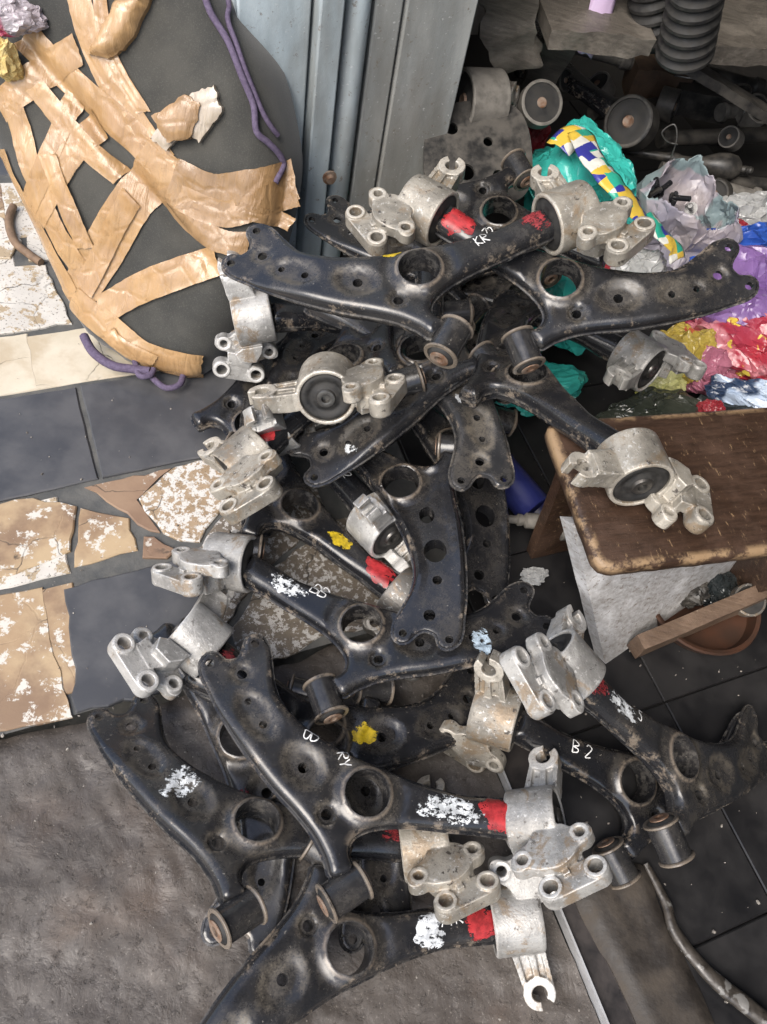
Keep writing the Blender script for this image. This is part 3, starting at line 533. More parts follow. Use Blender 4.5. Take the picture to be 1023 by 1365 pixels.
# ---------------------------------------------------------------- the setting: floor, tiles, stone step, threshold, shop shell
def tile_mat(name, c0, c1, c2=None, cover=.5, scale=26, rough=(.45, .7), speck=None, stain=None):
    t = NT(name); nz = t.noise(scale * .35, 6, .62); c = t.mix(t.ramp(nz, .35, .65), c0, c1)
    if stain: c = t.mix(t.math('MULTIPLY', t.ramp(t.noise(7, 5, .65), .42, .62), .85), c, stain)
    if c2: c = t.mix(t.ramp(t.noise(scale, 6, .72), .62 - .24 * cover, .66 - .24 * cover), c, c2)
    if speck: c = t.mix(t.ramp(t.noise(scale * 7, 3, .6), .60, .66, 0, .9), c, speck)
    wv = t.n('ShaderNodeTexNoise'); wv.inputs['Scale'].default_value = 14; wv.inputs['Detail'].default_value = 6; t.l(t.pos(), wv.inputs['Vector']); wm = t.n('ShaderNodeVectorMath', operation='MULTIPLY_ADD'); t.l(wv.outputs['Color'], wm.inputs[0]); wm.inputs[1].default_value = (.06, .06, .06); t.l(t.pos(), wm.inputs[2])
    cr = t.voro(6.5, feature='DISTANCE_TO_EDGE', co=wm.outputs[0])
    c = t.mix(t.math('MULTIPLY', t.ramp(cr, .002, .009, .8, 0), t.ramp(t.noise(9, 4), .42, .6)), c, (.035, .03, .025))
    t.color(c); t.rough(t.ramp(nz, .3, .7, *rough)); t.bump(t.math('ADD', t.noise(scale * 4, 4), t.ramp(cr, .0, .012)), .25, .0012); return t.mat
M['t_black'] = None
def mk_slate():
    t = NT('black_tile'); nz = t.noise(14, 6, .6); c = t.mix(t.ramp(nz, .3, .7), (.050, .051, .055), (.082, .082, .085))
    c = t.mix(t.ramp(t.noise(55, 6, .75), .63, .72, 0, .5), c, (.17, .155, .135))
    sc_ = t.n('ShaderNodeMapping'); t.l(t.pos(), sc_.inputs[0]); sc_.inputs['Scale'].default_value = (1, 9, 1); sc_.inputs['Rotation'].default_value = (0, 0, .5)
    c = t.mix(t.ramp(t.noise(14, 5, .8, co=sc_.outputs[0]), .72, .76, 0, .35), c, (.22, .21, .2))
    t.color(c); t.rough(t.ramp(nz, .3, .7, .36, .55)); t.bump(t.noise(120, 4), .12, .001); return t.mat
M['t_black'] = mk_slate()
M['t_cream'] = tile_mat('cream_tile', (.50, .44, .33), (.58, .52, .41), None, rough=(.4, .6), stain=(.42, .34, .23))
M['t_white'] = tile_mat('white_speckled_tile', (.50, .47, .42), (.60, .57, .51), (.36, .28, .18), .34, 30, speck=(.10, .085, .07))
M['t_stain'] = tile_mat('stained_brown_tile', (.33, .225, .13), (.42, .31, .185), (.56, .53, .47), .28, 34, stain=(.19, .12, .075))
M['t_brown'] = tile_mat('brown_tile', (.20, .125, .08), (.27, .18, .115), (.50, .46, .4), .12, 22)
M['t_speck'] = tile_mat('terrazzo_tile', (.17, .14, .105), (.13, .105, .08), (.48, .46, .43), .44, 95, speck=(.05, .045, .04))
M['t_tri'] = tile_mat('flaked_white_tile', (.28, .20, .12), (.34, .25, .16), (.58, .56, .52), .58, 70, speck=(.09, .075, .06))
M['screed'] = mk_simple('grey_screed', (.062, .064, .063), (.11, .108, .10), 30, (.7, .95), .5, dist=.003)
def g_of(x, y): v = Vector((x, y, 0)); return (v.dot(G1), v.dot(G2))
base = MB(); base.add([g(-3, .40, -.0045), g(.46, .40, -.0045), g(.46, 4, -.0045), g(-3, 4, -.0045)], [(0, 1, 2, 3)])
floor = struct(obj('floor', base.mesh('floor', None), M['screed']))
TM = {'black_a': 't_black', 'black_b': 't_black', 'black_c': 't_black', 'black_d': 't_black', 'cream': 't_cream', 'white_a': 't_white', 'white_b': 't_white', 'white_c': 't_white', 'stained_a': 't_stain', 'stained_b': 't_stain',
      'tri_brown': 't_brown', 'tri_white': 't_tri', 'small_brown': 't_brown', 'brown_tile': 't_stain', 'speck_a': 't_speck', 'speck_b': 't_speck', 'speck_c': 't_speck'}
def tile(poly, mat, z1, parent, jit=.0012, nm='tile', seg=.02, th=.008, shrink=.0015):
    P = np.array(poly, float); cen = P.mean(0); out = []
    for a, b in zip(P, np.roll(P, -1, 0)):
        k = max(1, int(np.hypot(*(b - a)) / seg))
        for j in range(k): out.append(a + (b - a) * j / k + (rng.normal(0, jit, 2) if j else 0))
    out = np.array(out); area = np.sum(out[:, 0] * np.roll(out[:, 1], -1) - np.roll(out[:, 0], -1) * out[:, 1])
    if area < 0: out = out[::-1]
    v = out - cen; out = cen + v * (1 - shrink / np.hypot(*v.T)[:, None])
    inn = cen + (out - cen) * (1 - .0022 / np.hypot(*(out - cen).T)[:, None]); n = len(out)
    rel = lambda A, z: [(a[0] - cen[0], a[1] - cen[1], z) for a in A]
    V = rel(inn, 0) + rel(out, -.002) + rel(out, -th)
    F = [tuple(range(n))] + [(i, n + i, n + (i + 1) % n, (i + 1) % n) for i in range(n)] + [(n + i, 2 * n + i, 2 * n + (i + 1) % n, n + (i + 1) % n) for i in range(n)]
    o = obj(nm, mesh(nm, V, F, None), M[mat], parent); o.location = (cen[0], cen[1], z1)
    o.rotation_euler = (rng.normal(0, .004), rng.normal(0, .004), 0); return o
for k, P in DATA['TILES'].items():
    brk = k not in ('black_a', 'black_b', 'black_d', 'cream')
    tile(P, TM[k], -.0005 + rng.uniform(-.002, .002), floor, .0022 if brk else .0005, 'tile' if not brk else 'broken_tile')
# plain tiles carrying the same courses on beyond what the photograph shows
for i in range(-6, 3):
    for (b0, b1, mt) in ((1.55, 1.76, 't_black'), (1.78, 2.0, 't_cream'), (2.02, 2.24, 't_black')):
        if i < 2: tile([(v.x, v.y) for v in (g(i * .3, b0), g(i * .3 + .295, b0), g(i * .3 + .295, b1), g(i * .3, b1))], mt, -.002, floor)
for i in range(-6, -1):
    for (b0, b1, mt) in ((.43, .60, 't_stain'), (.615, .755, 't_white'), (.77, .97, 't_black'), (.98, 1.11, 't_cream'), (1.13, 1.33, 't_white'), (1.35, 1.53, 't_stain')):
        x = i * .3 - .02 + .22; tile([(v.x, v.y) for v in (g(x, b0), g(x + .295, b0), g(x + .295, b1), g(x, b1))], mt, -.002, floor)
for i in range(-1, 2):
    tile([(v.x, v.y) for v in (g(i * .2, 1.36), g(i * .2 + .195, 1.36), g(i * .2 + .195, 1.53), g(i * .2, 1.53))], 't_white', -.002, floor)
# rough stone step in front
def stone_mesh():
    ed = np.array(DATA['STONE_EDGE']); eg = np.array([g_of(*p) for p in ed]); na, nb = 240, 220
    V = []; F = []
    for i in range(na):
        a = -.9 + i / (na - 1) * 1.30; top = np.interp(a, eg[:, 0], eg[:, 1])
        for j in range(nb):
            t = j / (nb - 1); b = top - .004 - (top + 1.0) * (1 - (1 - t) ** 1.0) 
            p = g(a, b); q = Vector((p.x, p.y, 0))
            z = -.012 + .006 * noise.fractal(q * 5, .9, 2.1, 3) + .004 * noise.turbulence(q * 15, 3, False) + .0022 * noise.noise(q * 55)
            fall = min(1, t / .03); z -= .012 * (1 - fall) ** 2
            V.append((p.x, p.y, z))
    for i in range(na - 1):
        for j in range(nb - 1): F.append((i * nb + j, i * nb + j + 1, (i + 1) * nb + j + 1, (i + 1) * nb + j))
    return mesh('stone_step', V, F, 180)
t = NT('rough_stone'); P0 = t.pos(False); nz = t.noise(9, 7, .65, co=P0); nf = t.noise(26, 10, .58, co=P0, dist=.4)
c = t.mix(t.ramp(nz, .3, .7), (.058, .048, .041), (.098, .085, .074)); c = t.mix(t.ramp(t.noise(5, 4, .6, co=P0), .5, .75, 0, .6), c, (.15, .105, .075)); gs = t.noise(300, 4, .7, co=P0); c = t.mix(t.ramp(gs, .60, .68, 0, .8), c, (.21, .19, .165)); c = t.mix(t.ramp(gs, .33, .42, .6, 0), c, (.022, .019, .017)); c = t.mix(t.ramp(t.noise(3.2, 5, .6, co=P0), .5, .66, 0, .5), c, (.045, .038, .033))
c = t.mix(t.ramp(t.noise(85, 7, .7, co=P0), .26, .40, .65, 0), c, (.026, .022, .019)); t.color(c); t.rough(t.ramp(nf, .3, .7, .40, .72)); t.bump(t.math('ADD', nf, t.math('MULTIPLY', t.ramp(t.noise(85, 7, .7, co=P0), .26, .46), .3)), .55, .008)
M['stone'] = t.mat
struct(obj('stone_step', stone_mesh(), M['stone']))
struct(obj('subsoil', mesh('subsoil', [g(-6, -6, -.06), g(6, -6, -.06), g(6, 6, -.06), g(-6, 6, -.06)], [(0, 1, 2, 3)], None), M['screed']))
# threshold: steel edge strip, dark plate, rough sill
M['dark_plate'] = mk_simple('dark_plate', (.022, .021, .022), (.05, .043, .04), 25, (.3, .5), .15)
M['sill'] = mk_simple('dirty_sill', (.022, .018, .015), (.060, .048, .036), 16, (.55, .85), .55, dist=.004)
m_ = MB(); m_.box(g(.4035, -.10, -.004), (.003, 1.0, .022), Matrix.Rotation(R(33), 3, 'Z'))
tag(obj('threshold_strip', m_.mesh('threshold_strip', None), mk_simple('bright_steel', (.62, .63, .64), (.45, .45, .45), 40, (.3, .5), .1, .4)), 'thin shiny steel edge strip along the doorway threshold', 'edge strip')
m_ = MB(); m_.box(g(.4335, -.10, -.010), (.054, 1.0, .016), Matrix.Rotation(R(33), 3, 'Z'))
struct(obj('threshold', m_.mesh('threshold', None), M['dark_plate']))
def sill_mesh():
    P = np.array(DATA['SILL']); out = smooth_closed(P, .012); xs, ys = np.meshgrid(np.arange(P[:, 0].min(), P[:, 0].max(), .011), np.arange(P[:, 1].min(), P[:, 1].max(), .011))
    gp = np.stack([xs.ravel(), ys.ravel()], 1); gp = gp[inside(gp, out)]; gp = gp[dist_poly(gp, out) > .006]
    pts, tri, idx = cdt([out], gp); d = dist_poly(pts, out)
    z = .012 * np.sqrt(np.clip(d / .02, 0, 1)) + np.array([.004 * noise.fractal(Vector((a * 14, b * 14, 1)), .9, 2, 4) for a, b in pts])
    n = len(pts); V = [(a, b, h) for (a, b), h in zip(pts, z)] + [(a, b, -.03) for a, b in pts[idx[0]]]; F = [tuple(t_) for t_ in tri]; l = idx[0]; k = len(l)
    F += [(l[i], n + i, n + (i + 1) % k, l[(i + 1) % k]) for i in range(k)]
    return mesh('sill', V, F, 60)
struct(obj('sill', sill_mesh(), M['sill']))
# shop floor: glossy black tiles with fine joints
M['t_shop'] = None
t = NT('shop_floor_tile'); nz = t.noise(11, 6, .62); c = t.mix(t.ramp(nz, .3, .7), (.010, .010, .011), (.022, .021, .021)); c = t.mix(t.ramp(t.noise(75, 6, .78), .66, .73, 0, .45), c, (.13, .12, .105))
t.color(c); t.rough(t.ramp(nz, .3, .7, .28, .5)); t.bump(t.noise(90, 4), .1, .001); M['t_shop'] = t.mat
sf = struct(obj('shop_floor', mesh('shop_floor', [g(.4625, -3, -.010), g(4, -3, -.010), g(4, 4, -.010), g(.4625, 4, -.010)], [(0, 1, 2, 3)], None), mk_simple('joint', (.018, .017, .016), (.034, .031, .028), 40, (.7, .9))))
xs = [.4635, .692, .992, 1.292, 1.592]; ys = [-.737, -.437, -.137, .163, .463, .763, 1.063, 1.363, 1.663]
for a0, a1 in zip(xs[:-1], xs[1:]):
    for b0, b1 in zip(ys[:-1], ys[1:]): tile([(v.x, v.y) for v in (g(a0, b0), g(a1, b0), g(a1, b1), g(a0, b1))], 't_shop', -.001, sf, 0, 'tile', 1, .009, .0012)
# painted steel door frame, standing on the line between street and shop
def paint_mat(name, c0, c1, chip=(.16, .13, .10)):
    t = NT(name); mp = t.n('ShaderNodeMapping'); t.l(t.pos(False), mp.inputs[0]); mp.inputs['Scale'].default_value = (1, 1, .28)
    nz = t.noise(14, 6, .65, co=mp.outputs[0]); f = t.noise(75, 6, .75); c = t.mix(t.ramp(nz, .35, .68), c0, c1)
    c = t.mix(t.ramp(t.noise(5, 5, .6, co=mp.outputs[0]), .48, .7, 0, .65), c, (.15, .14, .12)); c = t.mix(t.ramp(f, .60, .66, 0, .7), c, chip); c = t.mix(t.ramp(t.noise(160, 3), .66, .72, 0, .5), c, (.62, .63, .62))
    t.color(c); t.rough(t.ramp(nz, .3, .7, .4, .65)); t.bump(t.math('ADD', f, nz), .3, .002); return t.mat
M['jamb_blue'] = paint_mat('blue_grey_paint', (.42, .50, .54), (.56, .64, .67)); M['jamb_grey'] = paint_mat('dirty_grey_paint', (.26, .275, .27), (.37, .38, .365))
def vpost(name, prof, mat, parent, z1=2.45, closed=True):
    n = len(prof); V = [g(a, b, 0) for a, b in prof] + [g(a, b, z1) for a, b in prof]
    F = [(i, (i + 1) % n, n + (i + 1) % n, n + i) for i in range(n)]
    # several rings so that the paint and dents vary up the height
    o = obj(name, mesh(name, V, F, 40), M[mat], parent); md = o.modifiers.new('bevel', 'BEVEL'); md.width = .003; md.segments = 2; md.limit_method = 'ANGLE'; return o
fr = empty('door_frame', Matrix.Translation(g(.45, 1.22, 0))); tag(fr, 'tall blue grey painted steel door frame with a pipe beside the taped bag', 'door frame')
def fpart(*a):
    o = vpost(*a); o.parent = fr; o.matrix_parent_inverse = fr.matrix_world.inverted(); return o
bpy.context.view_layer.update()
fpart('outer_panel', [(.30, 1.20), (.413, 1.20), (.413, 1.26), (.30, 1.26)], 'jamb_blue', fr)
fpart('channel', [(.418, 1.175), (.457, 1.175), (.457, 1.22), (.418, 1.22)], 'jamb_blue', fr)
pp = [(.488 + .021 * math.cos(a), 1.205 + .021 * math.sin(a)) for a in [2 * math.pi * k / 20 for k in range(20)]]
fpart('pipe', pp, 'jamb_blue', fr)
fpart('back_plate', [(.413, 1.232), (.516, 1.232), (.516, 1.262), (.413, 1.262)], 'jamb_grey', fr)
fpart('inner_panel', [(.516, 1.20), (.562, 1.198), (.562, 1.26), (.516, 1.26)], 'jamb_grey', fr)
fpart('reveal_panel', [(.566, 1.194), (.690, 1.194), (.690, 1.24), (.566, 1.24)], 'jamb_grey', fr)
bo = MB(); bo.lathe([(0, .008), (.007, .008), (.008, .004), (.008, 0), (.013, 0), (.013, -.004), (0, -.004)], 12, Matrix.Translation(g(.452, 1.155, .22)) @ Matrix.Rotation(R(-57), 4, 'Z'))
o = obj('bolt', bo.mesh('bolt', 30), M['steel_rust'], fr); o.matrix_parent_inverse = fr.matrix_world.inverted()
# masonry and roof of the shop (mostly beyond the picture; they shade the inside)
M['plaster'] = mk_simple('plaster', (.20, .19, .17), (.28, .265, .24), 12, (.7, .9), .3, dist=.004)
M['roofing'] = mk_simple('roof_sheet', (.10, .09, .08), (.16, .14, .12), 12, (.6, .8), .2)
rot33 = Matrix.Rotation(R(33), 3, 'Z')
def wall(name, a0, a1, b0, b1, z0, z1, mat):
    m_ = MB(); m_.box(g((a0 + a1) / 2, (b0 + b1) / 2, (z0 + z1) / 2), (a1 - a0, b1 - b0, z1 - z0), rot33); return struct(obj(name, m_.mesh(name, None), M[mat]))
wall('wall_front', .42, .688, 1.265, 4.0, -.02, 2.45, 'plaster')
wall('wall_front_near', .42, .688, -4.0, -1.10, -.02, 2.45, 'plaster')
wall('wall_back', 3.0, 3.2, -2.6, 4.0, -.02, 2.45, 'plaster')
wall('wall_side_far', .688, 3.0, 2.00, 2.15, -.02, 2.45, 'plaster')
wall('wall_side_near', .688, 3.0, -2.0, -1.85, -.02, 2.45, 'plaster')
wall('roof', ROOF_A, 3.2, -3.0, 4.0, 2.45, 2.53, 'roofing')
# ---------------------------------------------------------------- the pile of control arms
RED = ('paint_mark', (166, 0), 21, 20, 0, 'red'); DRED = ('paint_mark', (168, 2), 15, 16, 0, 'red_dull')
CA = control_arm
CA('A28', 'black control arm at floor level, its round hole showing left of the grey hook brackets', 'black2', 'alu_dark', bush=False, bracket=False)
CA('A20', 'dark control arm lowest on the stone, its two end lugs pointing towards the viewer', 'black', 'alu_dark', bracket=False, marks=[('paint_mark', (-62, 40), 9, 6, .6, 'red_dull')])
CA('A26', 'control arm with pale bracket plate resting on the black floor tile', 'black2', 'alu_light', marks=[DRED])
CA('A19', 'black control arm with a round yellow paint dab, under the centre arms', 'black2', 'alu', bracket=False, marks=[('paint_mark', (-56, 12), 16, 15, 0, 'yellow')])
CA('A30', 'blue black control arm whose lug plate touches the door frame', 'black2', 'alu_dark', bracket=False)
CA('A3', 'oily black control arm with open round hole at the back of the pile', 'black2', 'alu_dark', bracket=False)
CA('A5', 'control arm at far left whose pale ring bracket stands against the taped bag', 'black2', 'alu_light')
CA('A24', 'control arm whose grey ring bracket lies beside the red and yellow packets', 'black', 'alu')
CA('A11', 'control arm with chalked numbers running into a clean grey ring in mid pile', 'black2', 'alu_light', marks=[('text', '1212', (95, -6), 13, 0)])
CA('A10', 'control arm with yellow scrawl and red end, black bushing towards the tiles', 'black2', 'alu_dark', marks=[('paint_mark', (160, -2), 28, 16, 0, 'red'), ('paint_mark', (84, -3), 20, 11, .2, 'yellow')])
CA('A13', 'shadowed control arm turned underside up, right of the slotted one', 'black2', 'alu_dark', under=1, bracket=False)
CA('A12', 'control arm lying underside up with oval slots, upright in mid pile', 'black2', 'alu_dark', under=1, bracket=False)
CA('A14', 'scuffed grey black control arm end with white dab and two lugs facing down', 'black3', 'alu_dark', bracket=False, marks=[('paint_mark', (-105, 46), 13, 10, 0, 'white_solid')])
CA('A15', 'blue black control arm chalked BB crossing below the underside up one', 'black2', 'alu', marks=[('paint_mark', (118, -2), 26, 15, 0, 'white'), ('text', 'BB', (88, 7), 19, math.pi), ('paint_mark', (-5, 44), 9, 11, .3, 'blue'), ('paint_mark', (-150, 60), 22, 13, .7, 'bluewhite')])
CA('A8', 'dusty control arm leaning diagonally below the large rubber faced bracket', 'black', 'alu_dark', bracket=False, marks=[('paint_mark', (-168, 82), 9, 11, .5, 'white')])
CA('A7', 'control arm with red end and cream bracket hooked over the floor tiles', 'black2', 'alu_dirty', marks=[RED])
CA('A25', 'control arm whose round bracket rests on the brown wooden stool', 'black2', 'alu_dirty', bush=False)
CA('A2', 'long control arm at upper right ending on the coloured plastic bags', 'black', 'alu_dirty', marks=[('paint_mark', (162, 0), 22, 20, 0, 'red'), ('text', 'R', (128, 5), 17, math.pi)])
CA('A1', 'topmost long control arm, lugs at the taped bag, bracket at the teal bag', 'black', 'alu_dirty', marks=[('text', 'KR', (84, -2), 14, .1), ('paint_mark', (168, 2), 18, 17, 0, 'red_dull'), ('paint_mark', (-22, 38), 12, 4, -.2, 'yellow')])
CA('A23', 'control arm chalked 2 B with ring bracket on end and bushing on the sill', 'black2', 'alu_dirty', marks=[('text', 'B 2', (106, -4), 17, math.pi - .1)])
CA('A22', 'rightmost control arm on the dark shop floor with white flaking paint and dull red end', 'black', 'alu', marks=[('paint_mark', (172, 0), 14, 16, 0, 'red_dull'), ('paint_mark', (126, 0), 28, 16, 0, 'white'), ('text', 'S', (96, 0), 14, math.pi)])
CA('A17', 'dusty control arm at lower left on the stone with white flaked patch', 'black', 'alu_dirty', marks=[DRED, ('paint_mark', (-98, 40), 24, 20, .5, 'white')])
CA('A18', 'lowest control arm in front, running out of the picture at bottom left', 'black', 'alu', marks=[RED, ('paint_mark', (98, 0), 20, 19, 0, 'white_solid'), ('text', '71R', (112, -4), 15, 0)])
CA('A16', 'front control arm with bright red end, white patch and chalked letters in the centre', 'black', 'alu', marks=[('paint_mark', (162, 0), 22, 20, 0, 'red'), ('paint_mark', (104, -4), 42, 17, -.1, 'white'), ('text', 'B', (-84, 62), 18, -1.9), ('text', 'RY', (-42, 40), 14, -1.2)])
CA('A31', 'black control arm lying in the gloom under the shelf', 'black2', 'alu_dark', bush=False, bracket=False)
def loose(key, label, bmat):
    p = POSE[key]; sg = -1 if p['h'] == 'M' else 1; v = Vector(p['br']); S = Matrix.Diagonal((1, sg, 1)); q = S @ Matrix.Rotation(v.length, 3, v.normalized()) @ S
    mw = Matrix.Translation(p['loc']) @ Matrix(p['R']).to_4x4() @ Matrix.Translation((.212, 0, 0)) @ q.to_4x4()
    o = obj('rear_bracket', with_mat(BRK[p['h']], M[bmat]), None); o.matrix_world = mw; tag(o, label, 'bracket', 'loose cast brackets')
    r_ = obj('bushing_rubber', with_mat(BRUB, M['rubber']), None, o); obj('inner_sleeve', with_mat(BINN, M['steel']), None, o)
    return o
B6 = [Vector(v) for v in DATA['B6']]; bm6 = Matrix(B6[1:]).transposed().to_4x4(); bm6.translation = B6[0]
o = obj('rear_bracket', with_mat(BRK['M'], M['alu_dirty']), None); o.matrix_world = bm6; tag(o, 'cream cast bracket with its black rubber face turned up, left of centre', 'bracket', 'loose cast brackets')
obj('bushing_rubber', with_mat(BRUB, M['rubber']), None, o); obj('inner_sleeve', with_mat(BINN, M['steel']), None, o)
loose('B9', 'small grey bracket hook peeking out under the rubber faced bracket', 'alu')
# ---------------------------------------------------------------- the taped black bag leaning on the door frame
O_, U_, V_, N_ = [Vector(v) for v in DATA['BAG_FRAME']]
BM = Matrix((U_, V_, N_)).transposed().to_4x4(); BM.translation = O_
BOUT = smooth_closed(DATA['BAG'], .015)
def bag_h(P):
    d = np.where(inside(P, BOUT), dist_poly(P, BOUT), 0); T = .05
    return T * np.sqrt(np.clip(1 - (1 - np.clip(d / .055, 0, 1)) ** 2, 0, 1)) + np.array([.006 * noise.fractal(Vector((a * 6, b * 6, 2)), .9, 2, 3) for a, b in P]) - .014 * np.exp(-((P[:, 0] * .55 + P[:, 1] * .83 - .30) / .012) ** 2) * np.clip(d / .05, 0, 1) + np.array([.010 * (1 - abs(noise.noise(Vector((a * 7 + b * 3, b * 5 - a * 4, 5.5)))) * 2.2) * .6 + .003 * noise.turbulence(Vector((a * 16, b * 11, 4)), 3, True) for a, b in P]) * np.clip(d / .05, 0, 1)
def bag_mesh():
    xs, ys = np.meshgrid(np.arange(BOUT[:, 0].min(), BOUT[:, 0].max(), .012), np.arange(BOUT[:, 1].min(), BOUT[:, 1].max(), .012)); gp = np.stack([xs.ravel(), ys.ravel()], 1)
    gp = gp[inside(gp, BOUT)]; gp = gp[dist_poly(gp, BOUT) > .009]
    pts, tri, idx = cdt([BOUT], gp); h = bag_h(pts); h[idx[0]] = 0; n = len(pts); l = idx[0]; k = len(l)
    V = [(a, b, z) for (a, b), z in zip(pts, h)] + [(a, b, -.09) for a, b in pts[l]]; F = [tuple(t_) for t_ in tri] + [(l[i], n + i, n + (i + 1) % k, l[(i + 1) % k]) for i in range(k)] + [tuple(n + i for i in reversed(range(k)))]
    return mesh('bag', V, F, 70)
t = NT('black_fabric'); nz = t.noise(6, 5, .6); c = t.mix(t.ramp(nz, .35, .68), (.026, .026, .023), (.055, .053, .045)); c = t.mix(t.ramp(t.noise(520, 2), .5, .75, 0, .35), c, (.10, .098, .085)); t.color(c); t.rough(.9); t.bump(t.noise(650, 2), .35, .0012)
t.b.inputs['Sheen Weight'].default_value = .25; M['fabric'] = t.mat
bag = empty('taped_bag', BM); tag(bag, 'big black fabric bag bound with brown parcel tape leaning on the frame', 'bag')
obj('fabric', bag_mesh(), M['fabric'], bag)
def mk_tape(name, c0, c1):
    t = NT(name); mp = t.n('ShaderNodeMapping'); t.l(t.pos(), mp.inputs[0]); mp.inputs['Rotation'].default_value = (0, 0, .95); mp.inputs['Scale'].default_value = (9, 1.2, 1); nz = t.noise(9, 6, .62, co=mp.outputs[0], dist=.8); wr = t.voro(22, feature='DISTANCE_TO_EDGE'); big = t.noise(10, 4)
    t.color(t.mix(t.ramp(big, .3, .7), c0, c1)); t.rough(t.ramp(t.noise(16, 4), .3, .7, .14, .32)); t.b.inputs['Specular IOR Level'].default_value = .7; t.alpha(t.ramp(t.noise(30, 4), .3, .7, .82, .97)); t.b.inputs['Coat Weight'].default_value = .3; t.b.inputs['Coat Roughness'].default_value = .08
    t.bump(t.math('ADD', t.math('MULTIPLY', t.ramp(wr, 0, .12), .25), nz), .5, .006); return t.mat
M['tape'] = mk_tape('parcel_tape', (.34, .195, .08), (.47, .295, .14)); M['tape_shade_card'] = mk_tape('shaded_tape_and_card', (.27, .16, .07), (.40, .25, .125)); M['paper'] = mk_tape('torn_paper', (.38, .31, .23), (.50, .44, .36))  # second tape has shade mixed into its colour; the card patch shares it
def ribbon(line, width, seed, lift, cols=9):
    rr = random.Random(seed); ln = smooth_open(line, 12); out = []; n = len(ln); ph = rr.uniform(0, 6)
    for i, p in enumerate(ln):
        tg = ln[min(i + 1, n - 1)] - ln[max(i - 1, 0)]; tg /= np.hypot(*tg); nn = np.array((-tg[1], tg[0]))
        wd = width * (1 + .03 * math.sin(i * .35 + ph)) * .5
        for k in range(cols):
            s = k / (cols - 1) * 2 - 1; e = rr.uniform(-.0005, .0005) if abs(s) == 1 else 0
            ex = tg * (rr.uniform(-.001, .001) + s * .004) if i in (0, n - 1) else 0
            out.append(p + nn * (wd * s + e) + ex)
    out = np.array(out); h = bag_h(out); pts = []
    for j, (p, z) in enumerate(zip(out, h)):
        i, k = divmod(j, cols); wv = .0016 * noise.noise(Vector((k * .9, i * .13 + seed * 3, seed))) + .0009 * noise.noise(Vector((i * .5 + seed, k * .4, 7)))
        pts.append((p[0], p[1], max(z, .002) + lift + wv + .001))
    F = [(i * cols + k, i * cols + k + 1, (i + 1) * cols + k + 1, (i + 1) * cols + k) for i in range(n - 1) for k in range(cols - 1)]
    return mesh('tape_strip', pts, F, 180)
for i, (k, (ln, wd)) in enumerate(DATA['TAPE'].items()):
    o = obj('tape_strip', ribbon(ln, wd, i + 1, .0022 + i * .00035), M['tape_shade_card' if k in ('l', 'm', 'm2', 'n') else 'tape'], bag)  # right-hand strips get the tape with shade in its colour
def lumpy_sheet(poly, h0, seed, name, mat, parent, th=.010):
    out = smooth_closed(poly, .01) if len(poly) > 16 else np.array([p for a, b in zip(np.array(poly), np.roll(np.array(poly), -1, 0)) for p in (a + (b - a) * t_ for t_ in np.linspace(0, 1, 8)[:-1])])
    rg = np.random.default_rng(seed); out = out + rg.normal(0, .0012, out.shape)
    xs, ys = np.meshgrid(np.arange(out[:, 0].min(), out[:, 0].max(), .006), np.arange(out[:, 1].min(), out[:, 1].max(), .006)); gp = np.stack([xs.ravel(), ys.ravel()], 1); gp = gp[inside(gp, out)]; gp = gp[dist_poly(gp, out) > .004]
    pts, tri, idx = cdt([out], gp); h = bag_h(pts); l = idx[0]; n = len(pts); k = len(l)
    z = h + h0 + th * np.sqrt(np.clip(dist_poly(pts, out) / .012, 0, 1)) + np.array([.0012 * noise.turbulence(Vector((a * 24, b * 24, seed)), 3, True) for a, b in pts])
    V = [(a, b, c_) for (a, b), c_ in zip(pts, z)] + [(pts[i][0], pts[i][1], h[i] + .001) for i in l]; F = [tuple(t_) for t_ in tri] + [(l[i], n + i, n + (i + 1) % k, l[(i + 1) % k]) for i in range(k)]
    return obj(name, mesh(name, V, F, 70), M[mat], parent)
lumpy_sheet(DATA['PAPER'][1][0], .010, 3, 'torn_paper', 'paper', bag, .004); lumpy_sheet(DATA['PAPER'][0][0], .018, 4, 'cardboard_patch', 'tape_shade_card', bag, .006); lumpy_sheet(DATA['PAPER'][2][0], .010, 5, 'wrapped_handle', 'tape', bag, .018)
M['purple'] = mk_simple('purple_cord', (.07, .05, .09), (.12, .095, .15), 180, (.8, .95), .4, dist=.001)
def strap(pts, r, parent, nm='carry_strap'):
    P = smooth_open(pts, 8); h = bag_h(np.array(P)); return obj(nm, MB().tube([(p[0], p[1], max(z, .0) + .008) for p, z in zip(P, h)], r, 8).mesh(nm, 80), M['purple'], parent)
strap(DATA['STRAP'], .005, bag); strap(DATA['STRAP2'], .004, bag)
inv = BM.inverted()
for kk in ('LOOP', 'LOOP2', 'LOOP3'):
    P = smooth_open(DATA[kk], 8); obj('cord_loop', MB().tube([inv @ Vector(p) for p in P], .008 if kk == 'LOOP' else .0055, 8).mesh('cord_loop', 80), M['purple'], bag)

